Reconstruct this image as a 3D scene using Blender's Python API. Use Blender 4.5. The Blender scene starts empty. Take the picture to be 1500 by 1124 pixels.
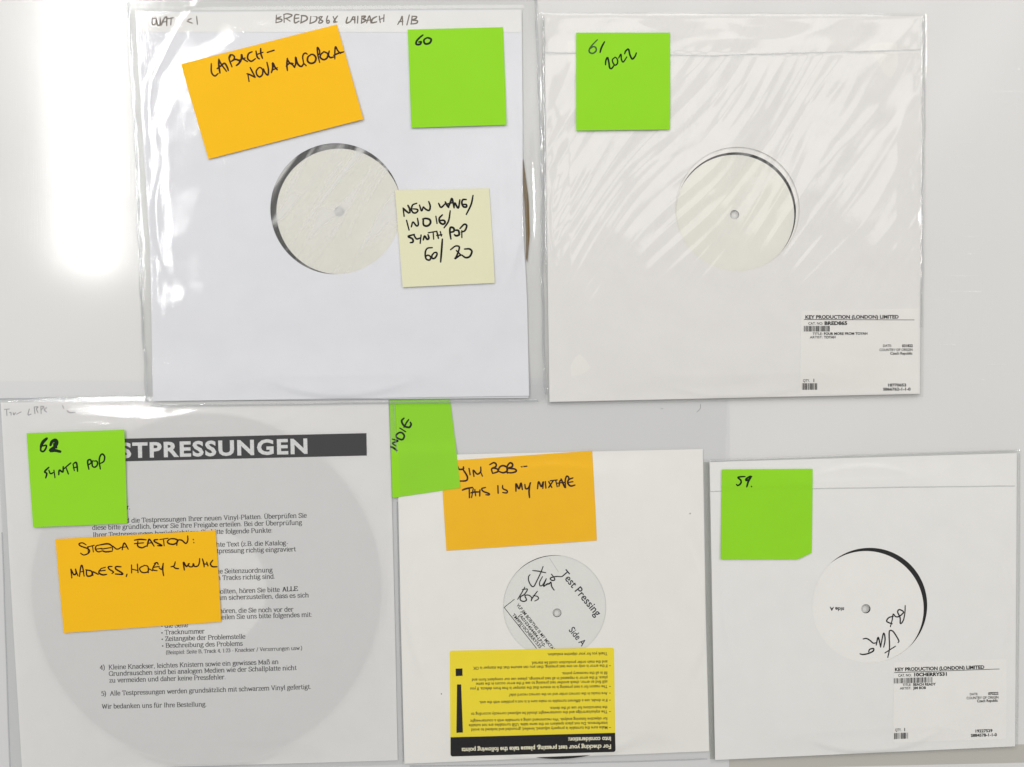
import bpy, math, random
import numpy as np

sc = bpy.context.scene
COL = sc.collection

# ------------------------------------------------------------------ camera
IW, IH = 1500.0, 1124.0                    # size of the photograph the measurements were taken from
FPX = 26.0 / 36.0 * IW
DIST = 0.8475 * 26.0 / 36.0
TILT = math.radians(2.5)
CAM = np.array([0.0, DIST * math.sin(TILT), DIST * math.cos(TILT)])
FWD = -CAM / np.linalg.norm(CAM)
RGT = np.array([1.0, 0.0, 0.0])
UPV = np.cross(RGT, FWD)

cd = bpy.data.cameras.new('camera')
cd.lens, cd.sensor_width, cd.clip_start, cd.clip_end = 26.0, 36.0, 0.01, 50.0
cam = bpy.data.objects.new('camera', cd)
cam.location = CAM
cam.rotation_euler = (-TILT, 0, 0)
COL.objects.link(cam)
sc.camera = cam

# ------------------------------------------------------------------ light: ceiling fluorescent tubes, plus added strips and a soft panel
world = bpy.data.worlds.new('World')
sc.world = world
world.use_nodes = True
world.node_tree.nodes['Background'].inputs[0].default_value = (1.0, 0.985, 0.965, 1)
world.node_tree.nodes['Background'].inputs[1].default_value = 0.385


def area(name, loc, rot, sx, sy, radiance, color):
    l = bpy.data.lights.new(name, 'AREA')
    l.shape, l.size, l.size_y = 'RECTANGLE', sx, sy
    l.energy = radiance * sx * sy * math.pi
    l.color = color
    o = bpy.data.objects.new(name, l)
    o.location = loc
    o.rotation_euler = rot
    COL.objects.link(o)
    return o


area('ceiling_tube_lamp', (-1.42, 1.05, 1.9), (0, 0, 0), 0.065, 1.50, 60, (1.0, 1.0, 0.98))
area('ceiling_tube_lamp', (2.55, 1.1, 1.9), (0, 0, 0), 0.10, 1.50, 55, (1.0, 0.97, 0.93))
for i_ in range(5):                                 # unseen dim strips, added and turned to run with the film's wrinkles
    q_ = (i_ - 2) * 0.34
    area('wrinkle_strip_light', (0.80 + 1.12 * q_, 0.95 + .12 * q_, 1.95), (0, 0, math.radians(-36)), 0.17, 1.35, .92, (1.0, 0.96, 0.94))
area('ceiling_standin_light', (0.1, 2.75, 1.95), (math.radians(-38), 0, 0), 3.2, 1.3, 2.2, (1.0, 0.96, 0.93))  # unseen soft light added in place of the bright ceiling, for wrinkles to mirror

sc.view_settings.view_transform = 'Standard'
sc.view_settings.look = 'None'
sc.view_settings.exposure = 0.42
sc.view_settings.gamma = 1.0
sc.render.engine = 'CYCLES'
sc.cycles.transparent_max_bounces = 32
sc.cycles.max_bounces = 8
sc.cycles.diffuse_bounces = 5
sc.cycles.glossy_bounces = 4
sc.cycles.sample_clamp_indirect = 4.0
sc.cycles.use_denoising = True
try:
    sc.cycles.denoiser = 'OPENIMAGEDENOISE'
except Exception:
    pass

# ------------------------------------------------------------------ small helpers
MM = 0.001


def P(u, v, zmm):
    """point of the table scene at height zmm (millimetres) on the sight line through photo point u, v"""
    u = np.asarray(u, float); v = np.asarray(v, float)
    z = np.asarray(zmm, float) * MM
    dx = FWD[0] * FPX + RGT[0] * (u - IW / 2) - UPV[0] * (v - IH / 2)
    dy = FWD[1] * FPX + RGT[1] * (u - IW / 2) - UPV[1] * (v - IH / 2)
    dz = FWD[2] * FPX + RGT[2] * (u - IW / 2) - UPV[2] * (v - IH / 2)
    k = (z - CAM[2]) / dz
    return np.stack(np.broadcast_arrays(CAM[0] + dx * k, CAM[1] + dy * k, z), -1)


def tag(o, label=None, cat=None, group=None, kind=None):
    for k, val in (('label', label), ('category', cat), ('group', group), ('kind', kind)):
        if val:
            o[k] = val
    return o


def obj(name, verts, faces, material, parent=None, smooth=True, slot2=None):
    me = bpy.data.meshes.new(name)
    me.from_pydata([tuple(map(float, p)) for p in verts], [], faces)
    me.update()
    if smooth:
        me.polygons.foreach_set('use_smooth', [True] * len(me.polygons))
    if material:
        me.materials.append(material)
    o = bpy.data.objects.new(name, me)
    COL.objects.link(o)
    if parent is not None:
        o.parent = parent
        o.matrix_parent_inverse = parent.matrix_world.inverted()
    return o


def thing(name, label, cat, uv, group=None):
    o = bpy.data.objects.new(name, None)
    p = P(uv[0], uv[1], 0.0)
    o.location = p
    o.empty_display_size = 0.02
    COL.objects.link(o)
    bpy.context.view_layer.update()
    return tag(o, label, cat, group)


def sm(a, b, x):
    t = np.clip((np.asarray(x, float) - a) / (b - a), 0, 1)
    return t * t * (3 - 2 * t)


def sd(poly, u, v):
    """signed distance (photo px) to a clockwise polygon, positive inside"""
    u = np.asarray(u, float); v = np.asarray(v, float)
    best = np.full(np.broadcast(u, v).shape, 1e9)
    inside = np.zeros(best.shape, bool)
    n = len(poly)
    for i in range(n):
        ax, ay = poly[i]; bx, by = poly[(i + 1) % n]
        ex, ey = bx - ax, by - ay
        t = np.clip(((u - ax) * ex + (v - ay) * ey) / (ex * ex + ey * ey), 0, 1)
        d = np.hypot(u - ax - t * ex, v - ay - t * ey)
        best = np.minimum(best, d)
        cond = ((ay > v) != (by > v))
        with np.errstate(divide='ignore', invalid='ignore'):
            xi = (bx - ax) * (v - ay) / (by - ay if by != ay else 1e-9) + ax
        inside ^= cond & (u < xi)
    return np.where(inside, best, -best)


def dline(pts, u, v):
    best = np.full(np.broadcast(u, v).shape, 1e9)
    for (ax, ay), (bx, by) in zip(pts[:-1], pts[1:]):
        ex, ey = bx - ax, by - ay
        t = np.clip(((u - ax) * ex + (v - ay) * ey) / (ex * ex + ey * ey), 0, 1)
        best = np.minimum(best, np.hypot(u - ax - t * ex, v - ay - t * ey))
    return best


class Waves:
    """smooth random relief: a sum of sine waves around a mean wavelength (px)"""
    def __init__(self, seed, wl, n=14, ang=None, spread=math.pi):
        r = random.Random(seed)
        self.w = []
        for _ in range(n):
            a = (r.uniform(0, 2 * math.pi) if ang is None else ang + r.uniform(-spread, spread))
            k = 2 * math.pi / (wl * r.uniform(0.6, 1.7))
            self.w.append((k * math.cos(a), k * math.sin(a), r.uniform(0, 6.28), r.uniform(.5, 1)))
        self.n = math.sqrt(n) * .55

    def __call__(self, u, v):
        s = 0
        for kx, ky, p, a in self.w:
            s = s + a * np.sin(kx * u + ky * v + p)
        return s / self.n


def interp_side(pts, t):
    """point along a polyline by fraction of its height"""
    pts = np.array(pts, float)
    vv = (pts[:, 1] - pts[0, 1]) / (pts[-1, 1] - pts[0, 1])
    return np.stack([np.interp(t, vv, pts[:, 0]), np.interp(t, vv, pts[:, 1])], -1)


def grid_uv(left, right, nu, nv):
    t = np.linspace(0, 1, nv + 1)
    L = interp_side(left, t); R = interp_side(right, t)
    s = np.linspace(0, 1, nu + 1)[None, :, None]
    return L[:, None, :] * (1 - s) + R[:, None, :] * s      # rows top to bottom


def grid_faces(nu, nv, off=0, flip=False):
    f = []
    for j in range(nv):
        for i in range(nu):
            a = off + j * (nu + 1) + i
            q = (a, a + nu + 1, a + nu + 2, a + 1)
            f.append(q[::-1] if flip else q)
    return f


def film_mesh(name, left, right, nu, nv, zf, material, parent, corner=0):
    """thin plastic film, one skin following height function zf(u, v)"""
    g = grid_uv(left, right, nu, nv)
    if corner:                                   # pull the lower corners in to a rounded outline
        for ci, cj in ((0, nv), (nu, nv)):
            c = g[cj, ci].copy()
            s = 1 if ci == 0 else -1
            ctr = c + np.array([s * corner, -corner])
            sel = ((g[..., 0] - ctr[0]) * s < 0) & (g[..., 1] > ctr[1])
            d = g - ctr
            m = np.maximum(np.abs(d[..., 0]), np.abs(d[..., 1]))
            r = np.hypot(d[..., 0], d[..., 1])
            k = np.where(r > 1e-6, m / np.maximum(r, 1e-6), 1)
            g = np.where(sel[..., None], ctr + d * k[..., None], g)
    u, v = g[..., 0], g[..., 1]
    pts = P(u, v, zf(u, v)).reshape(-1, 3)
    return obj(name, pts, grid_faces(nu, nv), material, parent)


def slab(name, left, right, nu, nv, zf, th, material, parent):
    """sheet with real thickness th (mm) whose top follows zf"""
    g = grid_uv(left, right, nu, nv)
    u, v = g[..., 0], g[..., 1]
    z = zf(u, v)
    top = P(u, v, z)
    bot = top.copy(); bot[..., 2] -= th * MM
    n = (nu + 1) * (nv + 1)
    pts = np.concatenate([top.reshape(-1, 3), bot.reshape(-1, 3)])
    f = grid_faces(nu, nv) + grid_faces(nu, nv, n, True)
    ring = [i for i in range(nu + 1)] + [(j + 1) * (nu + 1) - 1 for j in range(1, nv + 1)] + \
           [nv * (nu + 1) + i for i in range(nu - 1, -1, -1)] + [j * (nu + 1) for j in range(nv - 1, 0, -1)]
    for a, b in zip(ring, ring[1:] + ring[:1]):
        f.append((a, b, b + n, a + n))
    o = obj(name, pts, f, material, parent)
    sharp_edges(o)
    return o


def sharp_edges(o, deg=35):
    me = o.data
    try:
        me.set_sharp_from_angle(angle=math.radians(deg))
    except Exception:
        pass


def holed_slab(name, poly, hole, nr, zf, th, material, parent, nth=192, power=1.0):
    """card or paper with a round window: radial mesh from the hole out to the outline"""
    cx, cy, r0 = hole
    angs = set(np.linspace(-math.pi, math.pi, nth, endpoint=False).tolist())
    for (px, py) in poly:
        angs.add(math.atan2(py - cy, px - cx))
    angs = np.array(sorted(angs))
    out = []
    for a in angs:
        dx, dy = math.cos(a), math.sin(a)
        best = None
        n = len(poly)
        for i in range(n):
            ax, ay = poly[i]; bx, by = poly[(i + 1) % n]
            ex, ey = bx - ax, by - ay
            det = dx * (-ey) - dy * (-ex)
            if abs(det) < 1e-9:
                continue
            t = ((ax - cx) * (-ey) - (ay - cy) * (-ex)) / det
            s = (dx * (ay - cy) - dy * (ax - cx)) / det
            if t > 0 and -1e-6 <= s <= 1 + 1e-6:
                best = t if best is None else max(best, t)
        out.append(best)
    out = np.array(out)
    k = np.linspace(0, 1, nr + 1)[:, None] ** power
    R = r0 * (1 - k) + out[None, :] * k
    u = cx + R * np.cos(angs)[None, :]
    v = cy + R * np.sin(angs)[None, :]
    top = P(u, v, zf(u, v))
    bot = top.copy(); bot[..., 2] -= th * MM
    m = len(angs); N = (nr + 1) * m
    pts = np.concatenate([top.reshape(-1, 3), bot.reshape(-1, 3)])
    f = []
    for j in range(nr):
        for i in range(m):
            a, b = j * m + i, j * m + (i + 1) % m
            f.append((a, b, b + m, a + m)[::-1])
            f.append((a + N, b + N, b + m + N, a + m + N))
    for i in range(m):
        a, b = i, (i + 1) % m
        f.append((a, b, b + N, a + N))
        a, b = nr * m + i, nr * m + (i + 1) % m
        f.append((b, a, a + N, b + N))
    o = obj(name, pts, f, material, parent)
    sharp_edges(o)
    return o


def ring_solid(name, c, r0, r1, z0, z1, material, parent, n=160):
    """flat ring with thickness (record, paper label)"""
    p = []
    a = np.linspace(0, 2 * math.pi, n, endpoint=False)
    for (r, z) in ((r0, z1), (r1, z1), (r1, z0), (r0, z0)):
        w = P(c[0] + r * np.cos(a), c[1] + r * np.sin(a), z1)
        w[:, 2] = z * MM
        p.append(w)
    pts = np.concatenate(p)
    f = []
    for q in range(4):
        for i in range(n):
            j = (i + 1) % n
            A, B = q * n, ((q + 1) % 4) * n
            f.append((A + i, B + i, B + j, A + j))
    o = obj(name, pts, f, material, parent)
    sharp_edges(o)
    return o


def catmull(pts, per=6):
    if len(pts) < 3:
        return pts
    p = [np.array(q, float) for q in pts]
    closed = np.linalg.norm(p[0] - p[-1]) < 1e-6
    if closed:
        ext = [p[-2]] + p + [p[1]]
    else:
        ext = [2 * p[0] - p[1]] + p + [2 * p[-1] - p[-2]]
    out = []
    for i in range(1, len(ext) - 2):
        a, b, c, d = ext[i - 1:i + 3]
        for k in range(per):
            t = k / per
            out.append(.5 * ((2 * b) + (-a + c) * t + (2 * a - 5 * b + 4 * c - d) * t * t + (-a + 3 * b - 3 * c + d) * t ** 3))
    out.append(p[-1])
    return out


class Ink:
    """flat marks gathered in photo px, laid on a surface and linked as one mesh"""
    def __init__(self):
        self.p, self.f, self.l = [], [], []

    def quad(self, pts, layer=0.0):
        o = len(self.p)
        self.p += [tuple(q) for q in pts]
        self.l += [layer] * len(pts)
        self.f.append(tuple(range(o, o + len(pts))))

    def ribbon(self, pts, w, layer=0.0, taper=0.0):
        pts = [np.array(q, float) for q in pts]
        q = [pts[0]]
        for x in pts[1:]:
            if np.linalg.norm(x - q[-1]) > .15:
                q.append(x)
        if len(q) == 1:
            q.append(q[0] + np.array([.4, 0]))
        n = len(q)
        L, R = [], []
        for i in range(n):
            d = q[min(i + 1, n - 1)] - q[max(i - 1, 0)]
            d = d / (np.linalg.norm(d) + 1e-9)
            nn = np.array([-d[1], d[0]])
            ww = w / 2 * (1 - taper * abs(2 * i / (n - 1) - 1) ** 3)
            L.append(q[i] + nn * ww); R.append(q[i] - nn * ww)
        o = len(self.p)
        for i in range(n):
            self.p += [tuple(L[i]), tuple(R[i])]
            self.l += [layer, layer]
        for i in range(n - 1):
            self.f.append((o + 2 * i, o + 2 * i + 1, o + 2 * i + 3, o + 2 * i + 2))
        for c, s in ((q[0], q[0] - q[1]), (q[-1], q[-1] - q[-2])):      # round pen ends
            a0 = math.atan2(s[1], s[0])
            self.quad([c + w / 2 * (1 - taper) * np.array([math.cos(a0 + t), math.sin(a0 + t)])
                       for t in np.linspace(-math.pi / 2, math.pi / 2, 6)], layer)

    def bar(self, a, b, c, d, n=30, m=2):
        """large printed block, cut up so that it follows the paper"""
        a, b, c, d = [np.array(q, float) for q in (a, b, c, d)]
        for i in range(n):
            for j in range(m):
                f = lambda s, t: (a * (1 - s) + b * s) * (1 - t) + (d * (1 - s) + c * s) * t
                self.quad([f(i / n, j / m), f((i + 1) / n, j / m), f((i + 1) / n, (j + 1) / m), f(i / n, (j + 1) / m)])

    def build(self, name, zf, eps, material, parent):
        a = np.array(self.p)
        z = zf(a[:, 0], a[:, 1]) + eps + np.array(self.l)
        pts = P(a[:, 0], a[:, 1], z)
        o = obj(name, pts, self.f, material, parent, smooth=False)
        if name.endswith(('text', 'handwriting', 'signature')):
            o['kind'] = 'stuff'                   # many letters, too small to pick apart
        return o


def strokes(ink, data, org, scale, w, seed=0, taper=.25):
    r = random.Random(seed)
    for i, s in enumerate(x for x in data.split(';') if x.strip()):
        pts = [tuple(float(c) for c in q.split(',')) for q in s.split()]
        pts = [(org[0] + x / scale, org[1] + y / scale) for x, y in pts]
        ink.ribbon(catmull(pts, 6), 1.17 * w * r.uniform(.88, 1.1), .004 * (i % 9), taper)


# text set in Blender's built-in sans letters
_glyph = {}


def glyph_mesh(body, bold, shear=0.0, space=1.0):
    key = (body, bold, shear, space)
    if key not in _glyph:
        c = bpy.data.curves.new('lettering', 'FONT')
        c.body = body
        c.offset = bold
        c.shear = shear
        c.space_character = space
        c.resolution_u = 3
        o = bpy.data.objects.new('lettering', c)
        COL.objects.link(o)
        dg = bpy.context.evaluated_depsgraph_get()
        m = bpy.data.meshes.new_from_object(o.evaluated_get(dg))
        co = np.array([v.co[:2] for v in m.vertices]).reshape(-1, 2)
        fa = [tuple(p.vertices) for p in m.polygons]
        bpy.data.objects.remove(o); bpy.data.curves.remove(c); bpy.data.meshes.remove(m)
        _glyph[key] = (co, fa)
    return _glyph[key]


def caps(bold):
    co, _ = glyph_mesh('H', bold)
    return co[:, 1].max() - max(0, bold)


def text(ink, body, p0, p1, cap, bold=0.0, layer=0.0, space=1.0):
    """lettering whose baseline runs p0 -> p1 (photo px), capitals cap px high"""
    co, fa = glyph_mesh(body, bold, 0.0, space)
    x0, x1 = co[:, 0].min(), co[:, 0].max()
    p0 = np.array(p0, float); p1 = np.array(p1, float)
    d = p1 - p0
    L = np.linalg.norm(d); d = d / L
    upv = np.array([d[1], -d[0]])
    sx = L / (x1 - x0); sy = cap / caps(bold)
    q = p0 + (co[:, :1] - x0) * sx * d + co[:, 1:] * sy * upv
    o = len(ink.p)
    ink.p += [tuple(t) for t in q]
    ink.l += [layer] * len(q)
    ink.f += [tuple(i + o for i in f) for f in fa]


# a slab-serif alphabet drawn as strokes: advance | strokes ; '~' = curved
SERIF = {
 'a': '10|~1.5,8 3.5,10 6,10 7.5,8 7.5,1.5 9.3,0.2;~7.5,6 3,5.5 1,3 2.5,.3 5.5,.5 7.5,2.5',
 'b': '11|2,15 2,0;.5,15 2,15;~2,7.5 4.5,10 7.5,9.5 9.5,5 7.5,.5 4.5,0 2,2',
 'c': '9.5|~8,7.5 6.5,10 3.5,9.8 1,5 3.5,.2 6.5,.2 8.5,2.3',
 'd': '11.7|9,15 9,0;7.5,15 9,15;9,0 10.7,0;~9,7.5 6.5,10 3.5,9.8 1,5 3.5,.2 6.5,.2 9,2.3',
 'e': '9.8|1,5.5 8.5,5.5;~8.5,5.5 7.5,9.3 4.8,10 2,9 1,5 2.5,.8 5.5,0 8.5,2',
 'f': '6.6|~6.8,13.5 5.3,15 3.3,14 3,12 3,10;3,12 3,0;.8,10 5.8,10;1,0 5.2,0',
 'g': '10.5|~5,10 2.3,9 2,6.5 4.5,4.5 7.5,6 7.5,9 5,10;~3,4.5 1.8,2.8 4,1.6 8,1.2 9.3,-1.5 7,-4 3.5,-4.3 1,-2.8 1.5,-.3 4,1.2;~7,9.3 8.5,10.3 9.8,10',
 'h': '12|2.3,15 2.3,0;.5,15 2.3,15;.5,0 4,0;~2.3,7.5 5,10 8,9.8 9.3,7 9.3,0;7.5,0 11,0',
 'i': '5.5|2.8,10 2.8,0;1,10 2.8,10;1,0 4.6,0;2.8,12.6 2.8,14.4',
 'k': '11|2.3,15 2.3,0;.5,15 2.3,15;.5,0 4,0;2.3,4 8,10;6.3,10 9.8,10;4.8,6.2 9,0;7,0 10.7,0',
 'l': '5.5|2.8,15 2.8,0;1,15 2.8,15;1,0 4.6,0',
 'm': '17.5|2.3,10 2.3,0;.5,10 2.3,10;.5,0 4,0;~2.3,7.5 5,10 7.5,9.7 8.7,7 8.7,0;7,0 10.4,0;~8.7,7.5 11.4,10 14,9.7 15.2,7 15.2,0;13.5,0 17,0',
 'n': '12|2.3,10 2.3,0;.5,10 2.3,10;.5,0 4,0;~2.3,7.5 5,10 8,9.8 9.3,7 9.3,0;7.5,0 11,0',
 'o': '10.5|~5.2,10 2,8.8 1,5 2,1.2 5.2,0 8.4,1.2 9.4,5 8.4,8.8 5.2,10',
 'p': '11.5|2.3,10 2.3,-4.5;.5,10 2.3,10;.5,-4.5 4.2,-4.5;~2.3,7.5 4.8,10 7.8,9.5 9.8,5 7.8,.5 4.8,0 2.3,2',
 'r': '8.5|2.3,10 2.3,0;.5,10 2.3,10;.5,0 4.5,0;~2.3,6.5 4.5,9.6 6.5,10 7.8,9',
 's': '8.8|~7.3,8 5.5,10 2.8,9.8 1.3,7.8 3.5,5.6 6.5,4.6 7.8,2.3 5.8,0 3,.1 1,2.2',
 't': '6.8|~3,13 3,3 4,.3 6.3,1;.7,10 6,10',
 'u': '12|~2.3,10 2.3,3 3.5,.3 6.5,.2 9,2.8;.5,10 2.3,10;9,10 9,0;7.4,10 9,10;9,0 10.8,0',
 'v': '10.5|1.5,10 5.2,0;5.2,0 9,10;0,10 3.3,10;7.3,10 10.5,10',
 'w': '15|1.5,10 4.5,0;4.5,0 7.5,9;7.5,9 10.5,0;10.5,0 13.5,10;0,10 3.3,10;11.8,10 15,10',
 'x': '10.5|1.5,10 9,0;9,10 1.5,0;0,10 3.3,10;7.3,10 10,10;0,0 3.3,0;7.3,0 10.5,0',
 'y': '10.5|1.5,10 5.4,0;~9,10 5.4,0 3.5,-3.8 1.5,-4.2;0,10 3.3,10;7.3,10 10.5,10',
 'z': '9.5|1.3,8 1.3,10;1.3,10 8,10;8,10 1.2,0;1.2,0 8.3,0;8.3,0 8.3,2.2',
 'ß': '11.5|~2.3,0 2.3,12 4,14.8 7,14.5 8,12 6,9;~6,9 9,7 10,3.5 8,.3 5,.3;.5,0 3.8,0',
 'A': '14|7,14 2,0;7,14 12,0;4,5 10.5,5;.3,0 4,0;10,0 13.7,0',
 'B': '13|2.7,14 2.7,0;.8,14 7,14;.8,0 7.5,0;2.7,7.4 7.5,7.4;~7,14 10,13 10.3,10.5 7.5,7.4;~7.5,7.4 11,6.5 11.8,3.5 10.3,.8 7.5,0',
 'D': '14|2.7,14 2.7,0;.8,14 7,14;.8,0 7,0;~7,14 11,12.5 12.5,7 11,1.5 7,0',
 'E': '12.5|2.7,14 2.7,0;.8,14 11,14;.8,0 11.5,0;2.7,7.3 8,7.3;11,14 11,11;11.5,0 11.5,3;8,9 8,5.6',
 'F': '12|2.7,14 2.7,0;.8,14 10.8,14;.8,0 5,0;2.7,7.3 8,7.3;10.8,14 10.8,11;8,9 8,5.6',
 'G': '14.5|~12,10.5 10.5,13.5 6,14 2,11 1.3,7 2.3,2.5 6,0 10,.5 12.2,2.5;12.2,0 12.2,6;10,6 14,6;12,14 12,10.5',
 'I': '6.5|3.2,14 3.2,0;1,14 5.4,14;1,0 5.4,0',
 'K': '14|2.7,14 2.7,0;.8,14 4.8,14;.8,0 4.8,0;2.7,5.5 11,14;9,14 13,14;5.5,8.3 12,0;10,0 14,0',
 'L': '12|2.7,14 2.7,0;.8,14 5,14;.8,0 11,0;11,0 11,3.5',
 'M': '17|2.7,14 2.7,0;14.3,14 14.3,0;.8,14 2.7,14;14.3,14 16.3,14;.8,0 4.5,0;12.5,0 16.3,0;2.7,14 8.5,2;8.5,2 14.3,14',
 'P': '12.5|2.7,14 2.7,0;.8,14 7,14;.8,0 5,0;~7,14 10.5,13 11.2,10.5 10,7.6 7,6.6;2.7,6.6 7,6.6',
 'S': '11|~9.5,11 8,13.7 4.5,14 1.8,12 2,9 5.5,7.3 9,5.5 9.6,2.6 7.5,.2 3.5,0 1.2,3;9.6,14 9.6,10.8;1.2,0 1.2,3.3',
 'T': '12.5|6.2,14 6.2,0;.8,14 11.7,14;.8,14 .8,10.8;11.7,14 11.7,10.8;4,0 8.5,0',
 'U': '14|~2.7,14 2.7,5 4.3,.6 7.5,0 10.5,1.2 11.5,5 11.5,14;.8,14 4.7,14;9.6,14 13.4,14',
 'V': '13.5|2,14 6.8,0;6.8,0 11.7,14;.2,14 4.3,14;9.5,14 13.4,14',
 'W': '19|2,14 5.6,0;5.6,0 9.6,13;9.6,13 13.5,0;13.5,0 17,14;.2,14 4.2,14;15,14 18.8,14',
 'Z': '12|1.6,11 1.6,14;1.6,14 10.3,14;10.3,14 1.2,0;1.2,0 10.7,0;10.7,0 10.7,3.2',
 '1': '9|4.6,14 4.6,0;4.6,14 2.2,12.3;2.2,0 7,0',
 '2': '9.5|~1.5,11 2.5,13.6 5.5,14 8,12 7.3,8.5 1.2,0;1.2,0 8.4,0;8.4,0 8.4,2',
 '3': '9.5|~1.5,12 3.5,14 6.6,13.5 7.5,10.5 5,7.6 3.5,7.6;~4.5,7.6 7.6,6.5 8.2,3 6,.3 3,0 1.2,2',
 '4': '9.8|6.6,14 6.6,0;6.6,14 .8,4;.8,4 9,4;4.6,0 8.6,0',
 '5': '9.5|2.2,14 8,14;2.2,14 1.8,8;~1.8,8 4.5,9.2 7.6,8 8.2,4 6.3,.5 3,0 1.2,1.8',
 '.': '4.5|2,0 2,1.4', ',': '4.5|2.2,1.4 1.6,-2', ':': '5|2.3,0 2.3,1.4;2.3,7.6 2.3,9',
 '-': '7|1,4.6 5.8,4.6', '(': '6|~5,15.5 2.4,11 2,6 2.6,0 5,-3.5', ')': '6|~1,15.5 3.6,11 4,6 3.4,0 1,-3.5',
 '/': '8|7,15 1,-2', '•': '7|~3.4,7 2,5.5 3.4,4 4.8,5.5 3.4,7;2.4,5.5 4.4,5.5;3.4,4.4 3.4,6.6', ' ': '5.5|', 'h': '12|2.3,15 2.3,0;.5,15 2.3,15;.5,0 4,0;~2.3,7.5 5,10 8,9.8 9.3,7 9.3,0;7.5,0 11,0'}
for a_, b_, y_ in (('ä', 'a', 12.6), ('ö', 'o', 12.6), ('ü', 'u', 12.6), ('Ü', 'U', 16.2)):
    w_ = float(SERIF[b_].split('|')[0])
    SERIF[a_] = SERIF[b_] + f';{w_*.32:.1f},{y_} {w_*.32:.1f},{y_+1.6};{w_*.66:.1f},{y_} {w_*.66:.1f},{y_+1.6}'


def serif(ink, body, p0, p1, xh=4.6, thick=2.3, thin=1.3):
    p0 = np.array(p0, float); p1 = np.array(p1, float)
    adv = sum(float(SERIF[c].split('|')[0]) for c in body)
    d = p1 - p0; L = np.linalg.norm(d); d /= L
    upv = np.array([d[1], -d[0]])
    sx, sy = L / adv, xh / 10.0
    s0 = (sx + sy) / 2
    x = 0.0
    for c in body:
        a, st = SERIF[c].split('|')
        for s in st.split(';'):
            if not s:
                continue
            curved = s[0] == '~'
            pts = [tuple(float(k) for k in q.split(',')) for q in s.lstrip('~').split()]
            if curved:
                pts = catmull(pts, 3)
            for q0, q1 in zip(pts[:-1], pts[1:]):
                q0 = np.array(q0, float); q1 = np.array(q1, float)
                e = q1 - q0; l = np.linalg.norm(e)
                if l < 1e-6:
                    continue
                e /= l
                w = thin + (thick - thin) * abs(e[1])
                n = np.array([-e[1], e[0]]) * w / 2
                ex = e * (.35 if curved else .0)
                cs = [q0 - ex + n, q0 - ex - n, q1 + ex - n, q1 + ex + n]
                ink.quad([p0 + (x + k[0]) * sx * d + k[1] * sy * upv for k in cs])
        x += float(a)


def barcode(ink, x0, x1, yt0, yb0, yt1, yb1, seed, n):
    r = random.Random(seed)
    w = [r.choice([1, 1, 2, 3]) for _ in range(n)]
    tot = float(sum(w)); x = 0
    for i, k in enumerate(w):
        if i % 2 == 0:
            a, b = x / tot, (x + k) / tot
            f = lambda t, y0, y1: (x0 + (x1 - x0) * t, y0 + (y1 - y0) * t)
            ink.quad([f(a, yt0, yt1), f(b, yt0, yt1), f(b, yb0, yb1), f(a, yb0, yb1)])
        x += k


# ------------------------------------------------------------------ materials
def lin(c):
    return tuple((x / 255 / 12.92) if x / 255 <= .04045 else ((x / 255 + .055) / 1.055) ** 2.4 for x in c) + (1,)


def nodes(name):
    m = bpy.data.materials.new(name)
    m.use_nodes = True
    nt = m.node_tree
    nt.nodes.clear()
    out = nt.nodes.new('ShaderNodeOutputMaterial')
    return m, nt, out


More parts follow.
